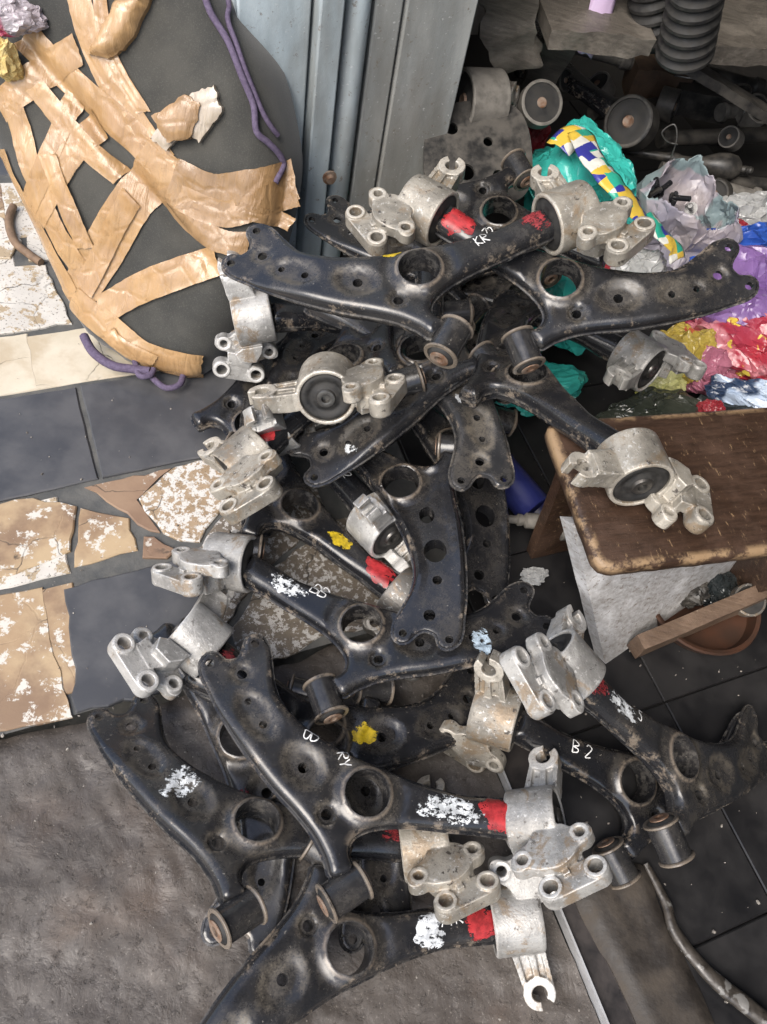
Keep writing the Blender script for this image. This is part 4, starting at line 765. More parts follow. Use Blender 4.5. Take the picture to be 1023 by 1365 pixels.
# ---------------------------------------------------------------- crumpled plastic bags and packets
def ico(sub):
    bm = bmesh.new(); bmesh.ops.create_icosphere(bm, subdivisions=sub, radius=1); bm.verts.ensure_lookup_table()
    V = np.array([v.co[:] for v in bm.verts]); F = [tuple(v.index for v in f.verts) for f in bm.faces]; bm.free(); return V, F
def split(V, F):
    'every triangle into four, new points midway along the edges'
    V = list(V); mid = {}; G = []
    def m(a, b):
        k = (min(a, b), max(a, b))
        if k not in mid: mid[k] = len(V); V.append((V[a] + V[b]) / 2)
        return mid[k]
    for a, b, c in F:
        x, y, z = m(a, b), m(b, c), m(c, a); G += [(a, x, z), (x, b, y), (z, y, c), (x, y, z)]
    return np.array(V), G
ICO = ico(3)
def plastic(name, cols, scale=14, rough=(.14, .34), trans=0, print_=None, bump=.8):
    t = NT(name); nz = t.noise(scale, 4, .6); c = t.mix(t.ramp(nz, .30, .70), cols[0], cols[1])
    if len(cols) > 2: c = t.mix(t.ramp(t.noise(scale * .7, 3, .5), .56, .60), c, cols[2])
    if print_: c = t.mix(t.ramp(t.noise(scale * 2.4, 3, .6), .60, .63), c, print_)
    t.color(c); t.rough(t.ramp(nz, .3, .7, *rough)); cr = t.n('ShaderNodeTexNoise', noise_type='RIDGED_MULTIFRACTAL'); cr.inputs['Scale'].default_value = 16; cr.inputs['Detail'].default_value = 5; t.l(t.pos(), cr.inputs['Vector'])
    t.bump(t.math('ADD', cr.outputs['Fac'], t.math('MULTIPLY', t.voro(90, feature='DISTANCE_TO_EDGE'), .6)), bump * .45, .003); t.b.inputs['Specular IOR Level'].default_value = .6
    return t.mat
def crumpled(name, loc, rad, rz, mat, seed, amp=.22, label=None, cat='plastic bag', tilt=0, cut=None, parent=None, levels=3):
    rg = np.random.default_rng(int(seed * 101)); V, F = ICO; V = V.copy(); D = V.copy()
    e = np.array([noise.noise(Vector(p * 1.3 + seed)) for p in V]); V = V * (1 + .45 * e)[:, None]; a = amp * .55
    V = V + rg.normal(0, a * .55, V.shape)
    for L in range(levels):
        n0 = len(V); V, F = split(V, F); a *= (.5, .42, .38)[L]; V[n0:] += rg.normal(0, a * .55, (len(V) - n0, 3))
    hgt = V[:, 2] / np.maximum(np.linalg.norm(V, axis=1), 1e-6)
    V[:, 2] = np.where(V[:, 2] < 0, V[:, 2] * .7, V[:, 2]); W = V * np.array(rad)
    if cut is not None:
        nz_ = np.array([noise.noise(Vector(p * 2 + seed)) for p in V]); keep = hgt < cut + .22 * nz_; F = [f for f in F if all(keep[i] for i in f)]
    me = mesh(name, W, F, 24); o = obj(name, me, M[mat]); o.matrix_world = Matrix.Translation(loc) @ Matrix.Rotation(rz, 4, 'Z') @ Matrix.Rotation(tilt, 4, 'Y')
    if label: tag(o, label, cat)
    return o
M['p_teal'] = plastic('teal_plastic', [(.035, .36, .31), (.05, .44, .38), (.03, .28, .25)], 8); M['p_blue'] = plastic('blue_plastic', [(.018, .055, .30), (.03, .09, .38)], 9); M['p_purple'] = plastic('purple_plastic', [(.14, .07, .22), (.22, .13, .31), (.40, .36, .45)], 9)
M['p_grey'] = plastic('grey_plastic', [(.30, .31, .31), (.42, .42, .41)], 10); M['p_red'] = plastic('red_packet', [(.36, .03, .045), (.30, .045, .08), (.50, .19, .22)], 9, print_=(.66, .50, .08)); M['p_yellow'] = plastic('yellow_packet', [(.42, .31, .05), (.36, .27, .07)], 10, print_=(.45, .10, .05))
M['p_pale'] = plastic('pale_blue_plastic', [(.34, .45, .62), (.52, .60, .72), (.03, .05, .10)], 10); M['p_olive'] = plastic('dark_plastic', [(.030, .036, .028), (.06, .065, .05)], 10); M['p_dark'] = plastic('black_plastic', [(.012, .016, .018), (.03, .035, .035)], 10); M['p_pink'] = plastic('pink_plastic', [(.42, .16, .22), (.36, .12, .18)], 10)
M['p_silver'] = plastic('silver_lined_pouch', [(.34, .30, .30), (.26, .25, .31), (.20, .26, .27)], 12, (.25, .5)); M['p_lilac'] = plastic('lilac_plastic', [(.50, .36, .56), (.60, .46, .64)], 8, bump=.3); M['p_ygreen'] = plastic('yellow_green_plastic', [(.52, .52, .12), (.6, .58, .3)], 10); M['p_redd'] = plastic('dark_red_plastic', [(.25, .02, .03), (.33, .04, .05)], 10)
PT = {k: Vector(v) for k, v in DATA['PT'].items()}
tb = crumpled('plastic_bag', PT['bag_teal'] + Vector((-.02, -.01, -.06)), (.15, .095, .12), R(-50), 'p_teal', 1.1, label='bright teal plastic bag with printed zigzag border behind the pile')
# printed border: triangles in yellow, blue, green and white
t = NT('printed_border'); mp = t.n('ShaderNodeMapping'); t.l(t.pos(False), mp.inputs[0]); mp.inputs['Rotation'].default_value = (.3, .2, .78)
vo = t.n('ShaderNodeTexVoronoi', distance='CHEBYCHEV'); vo.inputs['Scale'].default_value = 46; vo.inputs['Randomness'].default_value = .15; t.l(mp.outputs[0], vo.inputs['Vector'])
cr = t.n('ShaderNodeValToRGB'); cr.color_ramp.interpolation = 'CONSTANT'; sp = t.n('ShaderNodeSeparateColor'); t.l(vo.outputs['Color'], sp.inputs[0]); t.l(sp.outputs[0], cr.inputs[0])
el = cr.color_ramp.elements; el[0].color = (.60, .42, .06, 1); el[1].position = .34; el[1].color = (.035, .04, .26, 1)
for ps, cc in ((.58, (.03, .34, .24, 1)), (.80, (.62, .62, .56, 1))): e_ = el.new(ps); e_.color = cc
t.color(cr.outputs[0]); t.rough(.3); t.bump(t.noise(60), .6, .003); M['border'] = t.mat
def drape(pts, width, seed, name, mat, parent=None, up=Vector((0, 0, 1)), th=.0, amp=.004):
    P = [Vector(p) for p in smooth_open([tuple(p) for p in pts], 8)]; V = []; n = len(P); cols = 7
    for i, p in enumerate(P):
        tg = (P[min(i + 1, n - 1)] - P[max(i - 1, 0)]).normalized(); sd = tg.cross(up).normalized()
        for k in range(cols):
            s = k / (cols - 1) - .5; V.append(p + sd * width * s - up * (abs(s) ** 2) * width * .5 + Vector((0, 0, amp * noise.noise(Vector((i * .35, k * .6, seed))))))
    F = [(i * cols + k, i * cols + k + 1, (i + 1) * cols + k + 1, (i + 1) * cols + k) for i in range(n - 1) for k in range(cols - 1)]
    o = obj(name, mesh(name, V, F, 60), M[mat])
    md = o.modifiers.new('solid', 'SOLIDIFY'); md.thickness = .001
    if parent: o.parent = parent; o.matrix_parent_inverse = parent.matrix_world.inverted()
    return o
bpy.context.view_layer.update()
drape(DATA['BORDER'], .052, 2, 'printed_border', 'border', tb)
drape(DATA['BORDER2'], .045, 5, 'printed_border', 'border', tb)
crumpled('plastic_bag', PT['teal3'] + Vector((.02, .02, -.02)), (.10, .12, .07), 0, 'p_teal', 2.2, label='teal plastic sheet seen through the round hole of the upper right arm')
crumpled('plastic_bag', PT['bag_teal2'] + Vector((0, .02, 0)), (.085, .05, .035), R(40), 'p_teal', 3.1, label='scrap of teal plastic under the steel tube beside the stool')
pouch = crumpled('bolt_pouch', PT['bag_bolt'] + Vector((.03, .02, -.07)), (.115, .10, .14), R(20), 'p_silver', 4.4, .16, 'torn silvery pouch full of bolts right of the teal bag', 'pouch', cut=.55)
md = pouch.modifiers.new('solid', 'SOLIDIFY'); md.thickness = .0015
BOLT = MB().lathe([(r / 1000, x / 1000) for r, x in [(0, -16), (9, -16), (10, -15), (10, -9), (13, -8), (13, -6), (5.5, -6), (5.5, 24), (4.6, 25), (0, 25)]], 12).mesh('bolt', 30)
bl = ['dark bolt head standing highest in the torn silvery pouch', 'shiny bolt lying across the torn silvery pouch', 'dark bolt at the back of the torn silvery pouch', 'short bolt by the printed border in the pouch', 'worn bolt at the front lip of the torn pouch', 'oily bolt deepest in the torn silvery pouch', 'bolt pointing left in the torn silvery pouch', 'bolt pointing right in the torn silvery pouch']
rb = random.Random(5)
for i in range(8):
    o = obj('bolt', with_mat(BOLT, M['steel'] if i in (1, 4) else M['black2']), None); p = PT['bag_bolt'] + Vector((rb.uniform(-.05, .05) - .01, rb.uniform(-.035, .05), -.02 + rb.uniform(-.02, .02)))
    o.matrix_world = Matrix.Translation(p) @ Euler((rb.uniform(-1, 1), rb.uniform(-1.2, -.2), rb.uniform(0, 6.28))).to_matrix().to_4x4(); tag(o, bl[i], 'bolt', 'bolts in the pouch')
for key, off, rad, rz, mat, seed, label, cat in [
    ('grey', (.03, .03, -.05), (.10, .06, .06), 20, 'p_grey', 5, 'grey plastic bag at the right edge above the blue one', 'plastic bag'),
    ('blue', (.03, .0, -.06), (.14, .055, .08), 28, 'p_blue', 6, 'bright blue plastic bag at the right edge', 'plastic bag'),
    ('purple', (.05, -.02, -.09), (.13, .11, .10), 20, 'p_purple', 7, 'purple and white plastic bag under the right arm lugs', 'plastic bag'),
    ('red', (.05, .0, -.07), (.13, .075, .075), -25, 'p_red', 8, 'crumpled red packet with yellow print at the right edge', 'packet'),
    ('yellow', (0, .01, -.05), (.06, .055, .06), 30, 'p_yellow', 9, 'yellow packet between the red packet and the grey bracket', 'packet'),
    ('pink', (.01, .0, -.05), (.06, .04, .05), 10, 'p_pink', 10, 'dull pink plastic scrap below the yellow packet', 'packet'),
    ('pale', (.05, .0, -.05), (.10, .05, .055), -12, 'p_pale', 11, 'shiny pale blue packet just above the stool at right', 'packet'),
    ('olive', (0, .0, -.04), (.10, .06, .055), 10, 'p_olive', 12, 'dark olive plastic bag behind the stool seat', 'plastic bag'),
    ('darkb', (.04, -.0, -.05), (.14, .05, .06), 14, 'p_dark', 13, 'black plastic bag tucked behind the stool at right', 'plastic bag'),
    ('redsmall', (.075, .03, -.05), (.035, .03, .035), 0, 'p_redd', 14, 'small dark red wrapper beside the silvery pouch', 'wrapper'),
    ('redsmall2', (.0, .0, -.01), (.022, .022, .024), 0, 'p_redd', 15, 'small red wrapper at the back edge of the stool', 'wrapper'),
    ('red3', (.0, .0, -.05), (.06, .05, .05), 0, 'p_redd', 16, 'dark red plastic showing below the teal bag', 'plastic bag'),
    ('redback', (-.02, .0, -.06), (.03, .025, .09), 20, 'p_redd', 18, 'narrow red wrapper behind the teal bag', 'wrapper'),
    ('greycard', (.0, .02, -.05), (.07, .05, .05), 40, 'p_grey', 19, 'grey plastic scrap under the bracket foot by the teal bag', 'plastic bag')]:
    crumpled('plastic_bag' if 'bag' in cat else cat, PT[key] + Vector(off), rad, R(rz), mat, seed * 1.37, .24, label, cat)
crumpled('plastic_bag', PT['yellow'] + Vector((-.03, -.06, -.06)), (.05, .035, .04), .4, 'p_ygreen', 27, .24, 'yellow green plastic scrap under the grey ring bracket', 'plastic bag')

# ---------------------------------------------------------------- the stool
def wood(name, c0, c1, chip, ch=.5):
    t = NT(name); mp = t.n('ShaderNodeMapping'); t.l(t.pos(False), mp.inputs[0]); mp.inputs['Scale'].default_value = (1, 7, 7); gr = t.noise(22, 6, .65, co=mp.outputs[0]); nz = t.noise(12, 5, .65); f = t.noise(95, 6, .75)
    c = t.mix(t.ramp(gr, .3, .7), c0, c1); c = t.mix(t.ramp(nz, .45, .7, 0, .6), c, tuple(x * 1.7 for x in c1)); m2 = t.n('ShaderNodeMapping'); t.l(t.pos(False), m2.inputs[0]); m2.inputs['Scale'].default_value = (1, .3, 1); m2.inputs['Rotation'].default_value = (0, 0, .7)
    c = t.mix(t.ramp(t.noise(150, 6, .75, co=m2.outputs[0]), .69 - .1 * ch, .72 - .1 * ch, 0, .75), c, chip); c = t.mix(t.math('MULTIPLY', t.attr('edge'), t.ramp(t.noise(26, 7, .75), .44, .56)), c, chip)
    t.color(c); t.rough(t.ramp(nz, .3, .7, .3, .55)); t.bump(t.math('ADD', gr, f), .4, .003); return t.mat
M['stool'] = wood('brown_varnished_wood', (.030, .017, .011), (.055, .031, .020), (.27, .18, .10), .85); M['stool_raw'] = wood('worn_pale_wood', (.30, .285, .27), (.50, .50, .50), (.15, .105, .07), 1.1); M['stretcher'] = wood('brown_bare_wood', (.085, .055, .038), (.13, .088, .06), (.26, .20, .14))
SA = math.atan2(.096, .214); s0 = Vector((.271, .518, 0)); ex = Vector((math.cos(SA), math.sin(SA), 0)); ey = Vector((-ex.y, ex.x, 0))
SM = Matrix((ex, ey, Vector((0, 0, 1)))).transposed().to_4x4(); SM.translation = s0
stool = empty('stool', SM); tag(stool, 'low brown wooden stool with worn edges at right', 'stool')
def rounded_rect(x0, x1, y0, y1, r, n=6):
    out = []
    for cx, cy, a0 in ((x1 - r, y1 - r, 0), (x0 + r, y1 - r, 90), (x0 + r, y0 + r, 180), (x1 - r, y0 + r, 270)):
        for k in range(n + 1): a = R(a0 + 90 * k / n); out.append((cx + r * math.cos(a), cy + r * math.sin(a)))
    return np.array(out)
def board(out, z0, z1, rnd, name, mat, parent, jit=.0008, seed=1):
    'board with softly rounded, slightly uneven edges'
    rg = np.random.default_rng(seed); o = []
    for a, b in zip(out, np.roll(out, -1, 0)):
        k = max(1, int(np.hypot(*(b - a)) / .014))
        for j in range(k): o.append(a + (b - a) * j / k)
    o = np.array(o); n = len(o); nr = np.roll(o, -1, 0) - np.roll(o, 1, 0); nr /= np.hypot(*nr.T)[:, None]; nr = np.stack([-nr[:, 1], nr[:, 0]], 1)
    o = o + nr * rg.normal(0, jit, (n, 1)); prof = [(rnd * 2.2, z1), (rnd, z1 - rnd * .12), (rnd * .3, z1 - rnd * .5), (0, z1 - rnd * 1.2), (0, z0 + rnd), (rnd, z0)]
    V = []; F = []
    for off, z in prof: V += [(p[0], p[1], z + (rg.normal(0, jit * .6) if off < rnd * 2 else 0)) for p in o + nr * off]
    for j in range(len(prof) - 1): F += [(j * n + i, (j + 1) * n + i, (j + 1) * n + (i + 1) % n, j * n + (i + 1) % n) for i in range(n)]
    F = [f for f in F]; F.append(tuple(range(n))); F.append(tuple(reversed(range((len(prof) - 1) * n, len(prof) * n))))
    me = mesh(name, V, F, 50); at = me.attributes.new('edge', 'FLOAT', 'POINT'); at.data.foreach_set('value', np.array([1.0 if n <= i < 4 * n else 0 for i in range(len(V))], np.float32))
    return obj(name, me, M[mat], parent)
board(rounded_rect(0, .46, 0, .23, .022), .275, .30, .006, 'seat', 'stool', stool, .00035, 3)
def plank(p0, p1, p2, p3, th, name, mat, seed):
    'flat board through four corners with thickness'
    P = [Vector(p) for p in (p0, p1, p2, p3)]; n = (P[1] - P[0]).cross(P[3] - P[0]).normalized(); k = 10; V = []; F = []
    for s in (0, 1):
        for i in range(k + 1):
            a, b = P[0].lerp(P[1], i / k), P[3].lerp(P[2], i / k)
            for j in range(k + 1):
                q = a.lerp(b, j / k); V.append(q - n * th * s + Vector([.0012 * noise.noise(q * 40 + Vector((seed, d * 5, s))) for d in range(3)]))
    m_ = (k + 1) ** 2
    for s in (0, 1):
        for i in range(k):
            for j in range(k):
                f = [s * m_ + i * (k + 1) + j, s * m_ + (i + 1) * (k + 1) + j, s * m_ + (i + 1) * (k + 1) + j + 1, s * m_ + i * (k + 1) + j + 1]; F.append(tuple(f) if s == 0 else tuple(reversed(f)))
    rim = [i * (k + 1) for i in range(k + 1)] + [k * (k + 1) + j for j in range(1, k + 1)] + [i * (k + 1) + k for i in range(k - 1, -1, -1)] + [j for j in range(k - 1, 0, -1)]
    for a, b in zip(rim, rim[1:] + rim[:1]): F.append((a, a + m_, b + m_, b))
    me = mesh(name, V, F, 40); o = obj(name, me, M[mat]); o.parent = stool; o.matrix_parent_inverse = stool.matrix_world.inverted(); return o
bpy.context.view_layer.update()
W = lambda x, y, z: SM @ Vector((x, y, z))
F0, F1 = Vector((.395, .549, 0)), Vector((.630, .80, 0))
plank(F0, F1, W(.20, .06, .271), W(.002, .083, .271), .022, 'leg', 'stool_raw', 1)
plank(W(.06, .17, 0), W(.30, .20, 0), W(.28, .215, .271), W(.05, .205, .271), .02, 'leg', 'stool', 2)
plank(W(.40, .03, 0), W(.40, .20, 0), W(.38, .20, .271), W(.38, .03, .271), .022, 'leg', 'stool', 3)
plank(Vector((.436, .565, .012)), Vector((.760, .800, .075)), Vector((.760, .800, .115)), Vector((.436, .565, .050)), .024, 'stretcher', 'stretcher', 4)

# ---------------------------------------------------------------- shelf with spare parts at the back
def along(a, b):
    x = (b - a).normalized(); y = Vector((0, 0, 1)).cross(x); y = y.normalized() if y.length > 1e-4 else Vector((0, 1, 0)); return Matrix((x, y, x.cross(y))).transposed().to_4x4()
def rod(name, a, b, prof, mat, label, cat, n=20):
    'turned part along a-b; prof is (radius mm, fraction along)'
    L = (b - a).length; o = obj(name, MB().lathe([(r / 1000, f * L) for r, f in prof], n).mesh(name, 35), M[mat]); mw = along(a, b); mw.translation = a; o.matrix_world = mw; tag(o, label, cat); return o
M['shelf'] = wood('grimy_board', (.075, .066, .055), (.14, .125, .105), (.26, .24, .21), .4); M['grime'] = mk_simple('oily_black_metal', (.016, .016, .016), (.075, .068, .058), 30, (.35, .65), .3); M['rustblock'] = mk_simple('rusty_block', (.075, .048, .032), (.13, .085, .055), 30, (.7, .9), .5, .1, dist=.004)
sh = empty('shelf', Matrix.Translation(PT['shelf_l'])); tag(sh, 'rough grimy shelf board on legs across the back of the shop', 'shelf')
def chunk(name, a, b, w_, h_, mat, parent=None, seed=0, up=Vector((0, 0, 1)), rough_=.003):
    'rough bar from a to b'
    a, b = Vector(a), Vector(b); x = (b - a).normalized(); y = up.cross(x).normalized(); z = x.cross(y); n = 14; ring = [(-.5, -.5), (0, -.5), (.5, -.5), (.5, 0), (.5, .5), (0, .5), (-.5, .5), (-.5, 0)]; V = []; F = []
    for i in range(n + 1):
        c_ = a.lerp(b, i / n)
        for u, v in ring: q = c_ + y * u * w_ + z * v * h_; V.append(q + Vector([rough_ * noise.noise(q * 30 + Vector((seed + d * 9, 0, 0))) for d in range(3)]))
    for i in range(n):
        for k in range(8): F.append((i * 8 + k, i * 8 + (k + 1) % 8, i * 8 + 8 + (k + 1) % 8, i * 8 + 8 + k))
    F.append(tuple(reversed(range(8)))); F.append(tuple(n * 8 + k for k in range(8)))
    o = obj(name, mesh(name, V, F, 40), M[mat])
    if parent: o.parent = parent; o.matrix_parent_inverse = parent.matrix_world.inverted()
    return o
bpy.context.view_layer.update()
back = Vector((G2.x, G2.y, 0)) * .13
chunk('shelf_board', PT['shelf_l'] + back * .9 + Vector((-.02, -.01, -.0)), PT['shelf_m'] + back, .26, .035, 'shelf', sh, 1, rough_=.006)
chunk('shelf_board', PT['shelf_m'] + back + Vector((.07, .02, 0)), PT['shelf_r'] + back + Vector((.2, .1, 0)), .26, .035, 'shelf', sh, 2, rough_=.006)
chunk('shelf_leg', PT['leg_top'], Vector((.045, 1.86, 0)), .065, .04, 'shelf', sh, 3, Vector((0, 1, 0)), .007)
tag(chunk('hanging_scrap', PT['hang_t'] + Vector((0, 0, .05)), PT['hang_b'], .095, .02, 'shelf', None, 5, Vector((0, 1, 0)), .02), 'grimy tapering scrap hanging beside the door reveal', 'scrap')
def bellow(a, b, r, n, label):
    pr = []
    for i in range(n): f = i / n; rr_ = r * (1 - .12 * f); pr += [(rr_ * .84, f), (rr_, f + .35 / n), (rr_, f + .6 / n), (rr_ * .84, f + .95 / n)]
    o = rod('rubber_boot', a, b, [(r * .8, -.02), (r * .8, 0)] + pr, 'rubber', label, 'rubber boot', 28); o['group'] = 'ribbed rubber boots on the shelf'; return o
bellow(PT['bellow2a'], PT['bellow2b'], 52, 7, 'ribbed black rubber boot standing foremost at the shelf edge'); bellow(PT['bellow1a'] + Vector((0, .05, 0)), PT['bellow1b'] + Vector((0, .05, 0)), 50, 6, 'ribbed black rubber boot behind the foremost one')
rb_ = drape([PT['ribbon'] + Vector((.0, .02, .12)), PT['ribbon'] + Vector((0, .0, .05)), PT['ribbon'] + Vector((.005, -.02, -.02)), PT['ribbon'] + Vector((-.005, -.03, -.07))], .048, 9, 'plastic_ribbon', 'p_lilac', None, Vector((.3, -1, .3)).normalized(), amp=.012); tag(rb_, 'lilac plastic strip hanging over the shelf edge', 'plastic strip')
def ring_part(name, a, b, r, L, mat, label, cat):
    root = obj(name, MB().lathe([(x / 1000, y / 1000) for x, y in [(r * .86, -L), (r * .95, -L), (r, -L * .93), (r, L * .93), (r * .95, L), (r * .86, L), (r * .86, -L)]], 36).mesh(name, 35), M[mat]); mw = along(a, b); mw.translation = a; root.matrix_world = mw; tag(root, label, cat)
    obj('rubber', MB().lathe([(x / 1000, y / 1000) for x, y in [(r * .2, -L * .9), (r * .5, -L * .75), (r * .62, -L * .86), (r * .86, -L * .8), (r * .86, L * .8), (r * .5, L * .75), (r * .2, L * .9)]], 36).mesh('rubber', 45), M['rubber'], root)
    obj('inner_sleeve', MB().lathe([(x / 1000, y / 1000) for x, y in [(0, -L * .95), (r * .14, -L * .95), (r * .2, -L * 1.0), (r * .24, -L * .9), (r * .24, L * .9), (r * .2, L), (0, L)]], 20).mesh('inner_sleeve', 30), M['steel_rust'], root); return root
M['greymetal'] = mk_simple('dull_grey_metal', (.13, .122, .108), (.23, .215, .19), 40, (.5, .75), .3, .3)
ring_part('engine_mount', PT['ring_sh'], PT['ring_sh'] + Vector((.8, .45, -.05)), 56, 38, 'greymetal', 'big round dull metal bushing on the shelf beside the reveal', 'bushing')
rp = ring_part('engine_mount', PT['br_sh'] + Vector((.02, .04, .015)), PT['br_sh'] + Vector((.25, -.6, .75)), 42, 14, 'greymetal', 'small flat round mount right of the big round bushing', 'bushing')
o = obj('rear_bracket', with_mat(BRK['R'], M['alu_dark']), None); o.matrix_world = Matrix.Translation(PT['br_sh'] + Vector((-.03, -.03, -.04))) @ Euler((1.2, .3, 1.2)).to_matrix().to_4x4(); tag(o, 'oily dark cast bracket below the small round mount', 'bracket', 'loose cast brackets'); obj('bushing_rubber', with_mat(BRUB, M['rubber']), None, o)
# dark perforated plate
po = smooth_closed([(-.09, -.07), (.06, -.08), (.10, 0), (.08, .10), (-.05, .11), (-.10, .04)], .01)
m_ = slab([po, circle((-.045, .065), .012), circle((.02, .035), .009), circle((.03, -.03), .01), circle((-.03, -.02), .016)], -.003, .003); me = m_.mesh('mounting_plate', 30)
o = obj('mounting_plate', me, M['grime']); o.matrix_world = Matrix.Translation(PT['plate_sh']) @ Euler((.45, -.1, .4)).to_matrix().to_4x4(); tag(o, 'dark perforated mounting plate standing behind the pile', 'plate')
P_ = [(14, 0), (14, .02), (15, .05), (15, .95), (13, 1), (0, 1)]
rod('drive_shaft', PT['pipe1a'], PT['pipe1b'], [(0, 0), (20, 0), (22, .03), (17, .06), (17, .97), (0, 1)], 'grime', 'long dark shaft lying under the shelf at right', 'shaft')
rod('tie_rod', PT['pipe2a'], PT['ballb'], [(0, 0), (9, 0), (9, .33), (12, .36), (12, .42), (9, .45), (10, .58), (16, .63), (26, .72), (29, .80), (26, .86), (15, .90), (8, .905), (8, .93), (9, .935), (8, .95), (9, .955), (8, .97), (9, .98), (7, 1), (0, 1)], 'grime', 'dark tie rod with ball end and rusty threaded stud', 'tie rod')
rod('drive_shaft', PT['pipe3a'], PT['pipe3b'], [(0, 0), (16, 0), (16, 1), (0, 1)], 'grime', 'lower dark shaft behind the grey plastic bag', 'shaft')
tag(chunk('steel_bar', PT['barA'], PT['barB'], .045, .018, 'grime', None, 8), 'dark bar slanting down from the shelf edge to the right', 'bar')
tag(chunk('rusty_block', PT['block'] + Vector((-.05, 0, 0)), PT['block'] + Vector((.08, .03, 0)), .07, .07, 'rustblock', None, 11, rough_=.012), 'rusty brown block in the shade under the shelf', 'block')
tag(chunk('dark_box', PT['box'] + Vector((-.06, 0, 0)), PT['box'] + Vector((.07, .02, .0)), .10, .06, 'grime', None, 12), 'black box in the shade beside the rusty block', 'box')
q = PT['box']; wr = [q + Vector(v) for v in ((-.09, -.09, .075), (.02, -.10, .09), (.085, -.07, .08), (.09, -.10, -.02), (.06, -.10, -.045), (-.10, -.13, -.03))]
o = obj('wire_frame', MB().tube(smooth_open([tuple(v) for v in wr], 5), .0022, 6).mesh('wire_frame', 60), M['steel']); tag(o, 'bent steel wire in front of the black box', 'wire')
w2 = [PT['bag_bolt'] + Vector(v) for v in ((-.03, .10, .02), (-.035, .11, .06), (-.05, .12, .08), (-.065, .12, .06), (-.05, .11, .05), (-.03, .10, .055))]
o = obj('twisted_wire', MB().tube(smooth_open([tuple(v) for v in w2], 6), .0018, 6).mesh('twisted_wire', 60), M['steel']); tag(o, 'thin looped wire rising behind the silvery pouch', 'wire')

# ---------------------------------------------------------------- small things on the floor
rod('ball_stud', PT['stud_a'], PT['stud_b'], [(0, 0), (7, 0), (7, .33), (10, .35), (10, .40), (8, .43), (13, .46), (13, .62), (11, .64), (12, .88), (26, .90), (29, .94), (28, 1.0), (0, 1.0)], 'greymetal', 'dark threaded stud with round flange left of the stool', 'stud')
M['can'] = plastic('blue_yellow_tin', [(.010, .013, .075), (.014, .020, .11), (.26, .19, .05)], 16, (.3, .55), bump=.25)
rod('tin_can', PT['can'] + Vector((-.05, .05, -.02)), PT['can'] + Vector((.03, -.02, -.02)), [(0, 0), (30, 0), (33, .03), (31, .1), (31, .9), (33, .97), (30, .98), (28, .9), (0, .9)], 'can', 'blue and yellow tin lying under the scuffed arm end', 'tin', 28)
crumpled('foil_scrap', PT['foil'], (.022, .015, .009), .5, 'p_grey', 31, .4, 'crumpled foil scrap on the dark floor below the stud', 'foil')
# basin with an orange inside under the stool
bs = obj('basin', MB().lathe([(r / 1000, x / 1000) for r, x in [(0, -28), (70, -28), (84, -22), (92, 0), (96, 4), (94, 8), (88, 6), (82, -14), (66, -22), (0, -22)]], 40).mesh('basin', 40), None)
t = NT('basin'); t.color(t.mix(t.ramp(t.noise(20), .3, .7), (.07, .028, .014), (.04, .02, .012))); t.rough(.6); bs.data.materials.append(t.mat); bs.matrix_world = Matrix.Translation(PT['bowl'] + Vector((.02, .06, .0))) @ Matrix.Rotation(R(-90), 4, 'Y'); tag(bs, 'shallow orange lined basin under the stool stretcher', 'basin')
ringp = ring_part('bush', PT['stud2'] + Vector((-.02, .02, .03)), PT['stud2'] + Vector((-.02, -.3, .9)), 26, 9, 'alu_dark', 'grey round bush on the basin under the stool', 'bushing')
for i, (dx, dy, mt, lb) in enumerate(((-.03, .02, 'grime', 'dark lump of metal in the basin'), (.03, .03, 'p_dark', 'black plastic knot in the basin'))): crumpled('metal_scrap' if i == 0 else 'plastic_knot', PT['bowl'] + Vector((dx + .02, dy + .06, 0)), (.045, .035, .022), i, mt, 40 + i, .3, lb, 'scrap')
# plastic wrapped cord on the shop floor
wp = smooth_open([(a, b) for a, b in DATA['WRAP']], 8); nn = len(wp)
V = []; F = []
for i, p in enumerate(wp):
    f = i / (nn - 1); r = .004 + .006 * min(1, f * 1.5); tg = wp[min(i + 1, nn - 1)] - wp[max(i - 1, 0)]; tg = tg / np.hypot(*tg); nr = np.array((-tg[1], tg[0]))
    for k in range(14):
        a = 2 * math.pi * k / 14; q = Vector((p[0] * 60, p[1] * 60, k * .7)); rr_ = r * (1 + .28 * noise.noise(q * .35) + .1 * noise.noise(q))
        V.append((p[0] + nr[0] * math.cos(a) * rr_, p[1] + nr[1] * math.cos(a) * rr_, .012 + math.sin(a) * rr_ * .75))
F = [(i * 14 + k, i * 14 + (k + 1) % 14, i * 14 + 14 + (k + 1) % 14, i * 14 + 14 + k) for i in range(nn - 1) for k in range(14)]
M['wrap'] = plastic('dirty_clear_wrap', [(.028, .024, .02), (.055, .046, .037), (.14, .135, .125)], 70, (.25, .6))
tag(obj('wrapped_cord', mesh('wrapped_cord', V, F, 60), M['wrap']), 'dirty plastic wrapped cord lying along the rough sill', 'cord')
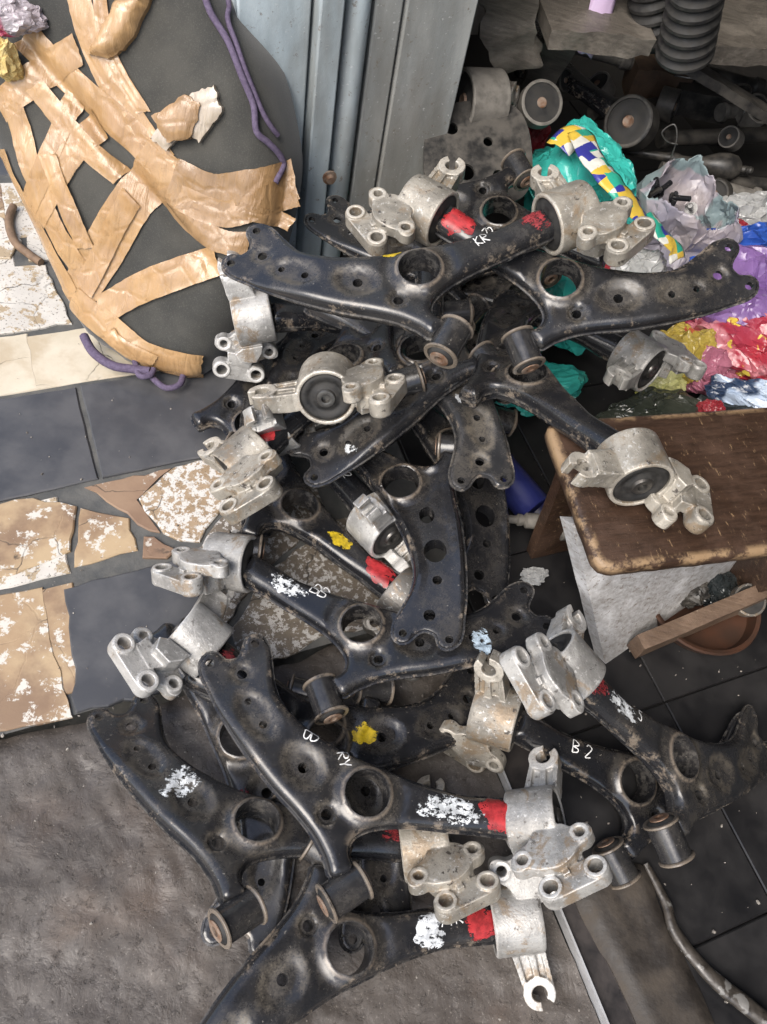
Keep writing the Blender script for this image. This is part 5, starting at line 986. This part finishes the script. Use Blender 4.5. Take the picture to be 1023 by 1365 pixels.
# street side odds and ends
M['glove'] = mk_simple('yellow_glove', (.50, .36, .12), (.60, .48, .22), 30, (.7, .9), .3)
gu = [BM @ Vector((u, v, .075)) for u, v in DATA['GLOVE_UV']]
crumpled('glove', gu[0], (.022, .016, .032), .8, 'glove', 51, .25, 'yellow glove tucked against the left side of the taped bag', 'glove')
M['p_clear'] = plastic('pink_white_plastic', [(.30, .30, .31), (.36, .31, .33), (.40, .05, .11)], 12)
crumpled('plastic_bag', gu[1], (.04, .022, .025), .6, 'p_clear', 52, .25, 'clear plastic bag with pink print at the top left corner', 'plastic bag')
cb = obj('cable', MB().tube(smooth_open([tuple(p) for p in DATA['CABLE']], 8), .008, 8).mesh('cable', 80), mk_simple('brown_cable', (.12, .075, .045), (.2, .13, .08), 60, (.6, .8))); tag(cb, 'brown cable looping out from under the taped bag', 'cable')

# grit and crumbs lying about (nobody could count them)
rg = random.Random(3); mb = MB(); KIT = [ico(1) for _ in range(1)][0]
def scatter(n, a0, a1, b0, b1, z, s0_, s1_):
    for _ in range(n):
        p = g(rg.uniform(a0, a1), rg.uniform(b0, b1), z); s = s0_ + (s1_ - s0_) * rg.random() ** 3; q = Euler((rg.uniform(0, 6), rg.uniform(0, 6), rg.uniform(0, 6))).to_matrix(); st = Vector((1, rg.uniform(.5, 1), rg.uniform(.3, .7)))
        mb.add([p + q @ Vector((v[0] * s * st.x * rg.uniform(.7, 1.2), v[1] * s * st.y, v[2] * s * st.z)) for v in KIT[0]], KIT[1])
scatter(420, -.45, .39, -.35, .40, -.004, .0009, .0035); scatter(260, .47, 1.1, -.3, .9, .001, .0008, .004); scatter(220, -.5, .40, .43, 1.2, .001, .0007, .0028)
gr = obj('grit', mb.mesh('grit', None), mk_simple('grit', (.09, .08, .07), (.34, .31, .27), 90, (.7, .95), .2)); gr['kind'] = 'stuff'; gr['label'] = 'loose grit and crumbs scattered over the floor'

# more grimy spares crowding the space under the shelf
ring_part('engine_mount', PT['knob'], PT['knob'] + Vector((.35, .5, -.35)), 52, 26, 'grime', 'big round black mount under the middle of the shelf', 'bushing')
for i, (ka, kb, r_, mt, lb) in enumerate((((790, 150, .16), (1000, 120, .12), 13, 'grime', 'thin black shaft lying behind the round black mount'), ((880, 225, .13), (1010, 262, .12), 12, 'greymetal', 'grey rod end just above the silvery pouch'), ((930, 95, .2), (1060, 130, .18), 17, 'grime', 'thick dark shaft highest under the shelf'), ((760, 60, .2), (880, 95, .17), 15, 'greymetal', 'dusty grey tube directly below the shelf edge'), ((960, 150, .16), (1060, 140, .16), 15, 'greymetal', 'dusty grey tube near the right edge under the shelf'))):
    A_, B_ = [Vector(DATA['SPARE'][2 * i + k]) for k in (0, 1)]
    rod('drive_shaft', A_, B_, [(0, 0), (r_ * 1.3, 0), (r_ * 1.35, .05), (r_, .08), (r_, .55), (r_ * 1.25, .57), (r_ * 1.25, .64), (r_, .66), (r_, .94), (r_ * 1.5, .95), (r_ * 1.5, 1), (0, 1)], mt, lb, 'shaft')['group'] = 'dark shafts under the shelf'

# a litter of small greasy castings and bushings on the shop floor below the shelf
lbs = ['small greasy bush left of the round black mount', 'small greasy bush above the round black mount', 'small greasy bush right of the round black mount', 'small greasy bush by the tie rod stud', 'small greasy bush right of the silvery pouch', 'small greasy bush near the right edge under the shelf']
for i, P_ in enumerate(DATA['SPARE2']):
    q = Vector(P_); rr2 = random.Random(i); ring_part('bush', q, q + Vector((rr2.uniform(-1, 1), rr2.uniform(-1, -.2), rr2.uniform(.1, 1))), 24 + 6 * (i % 3), 20, 'greymetal' if i % 2 else 'grime', lbs[i], 'bushing')['group'] = 'greasy bushes under the shelf'
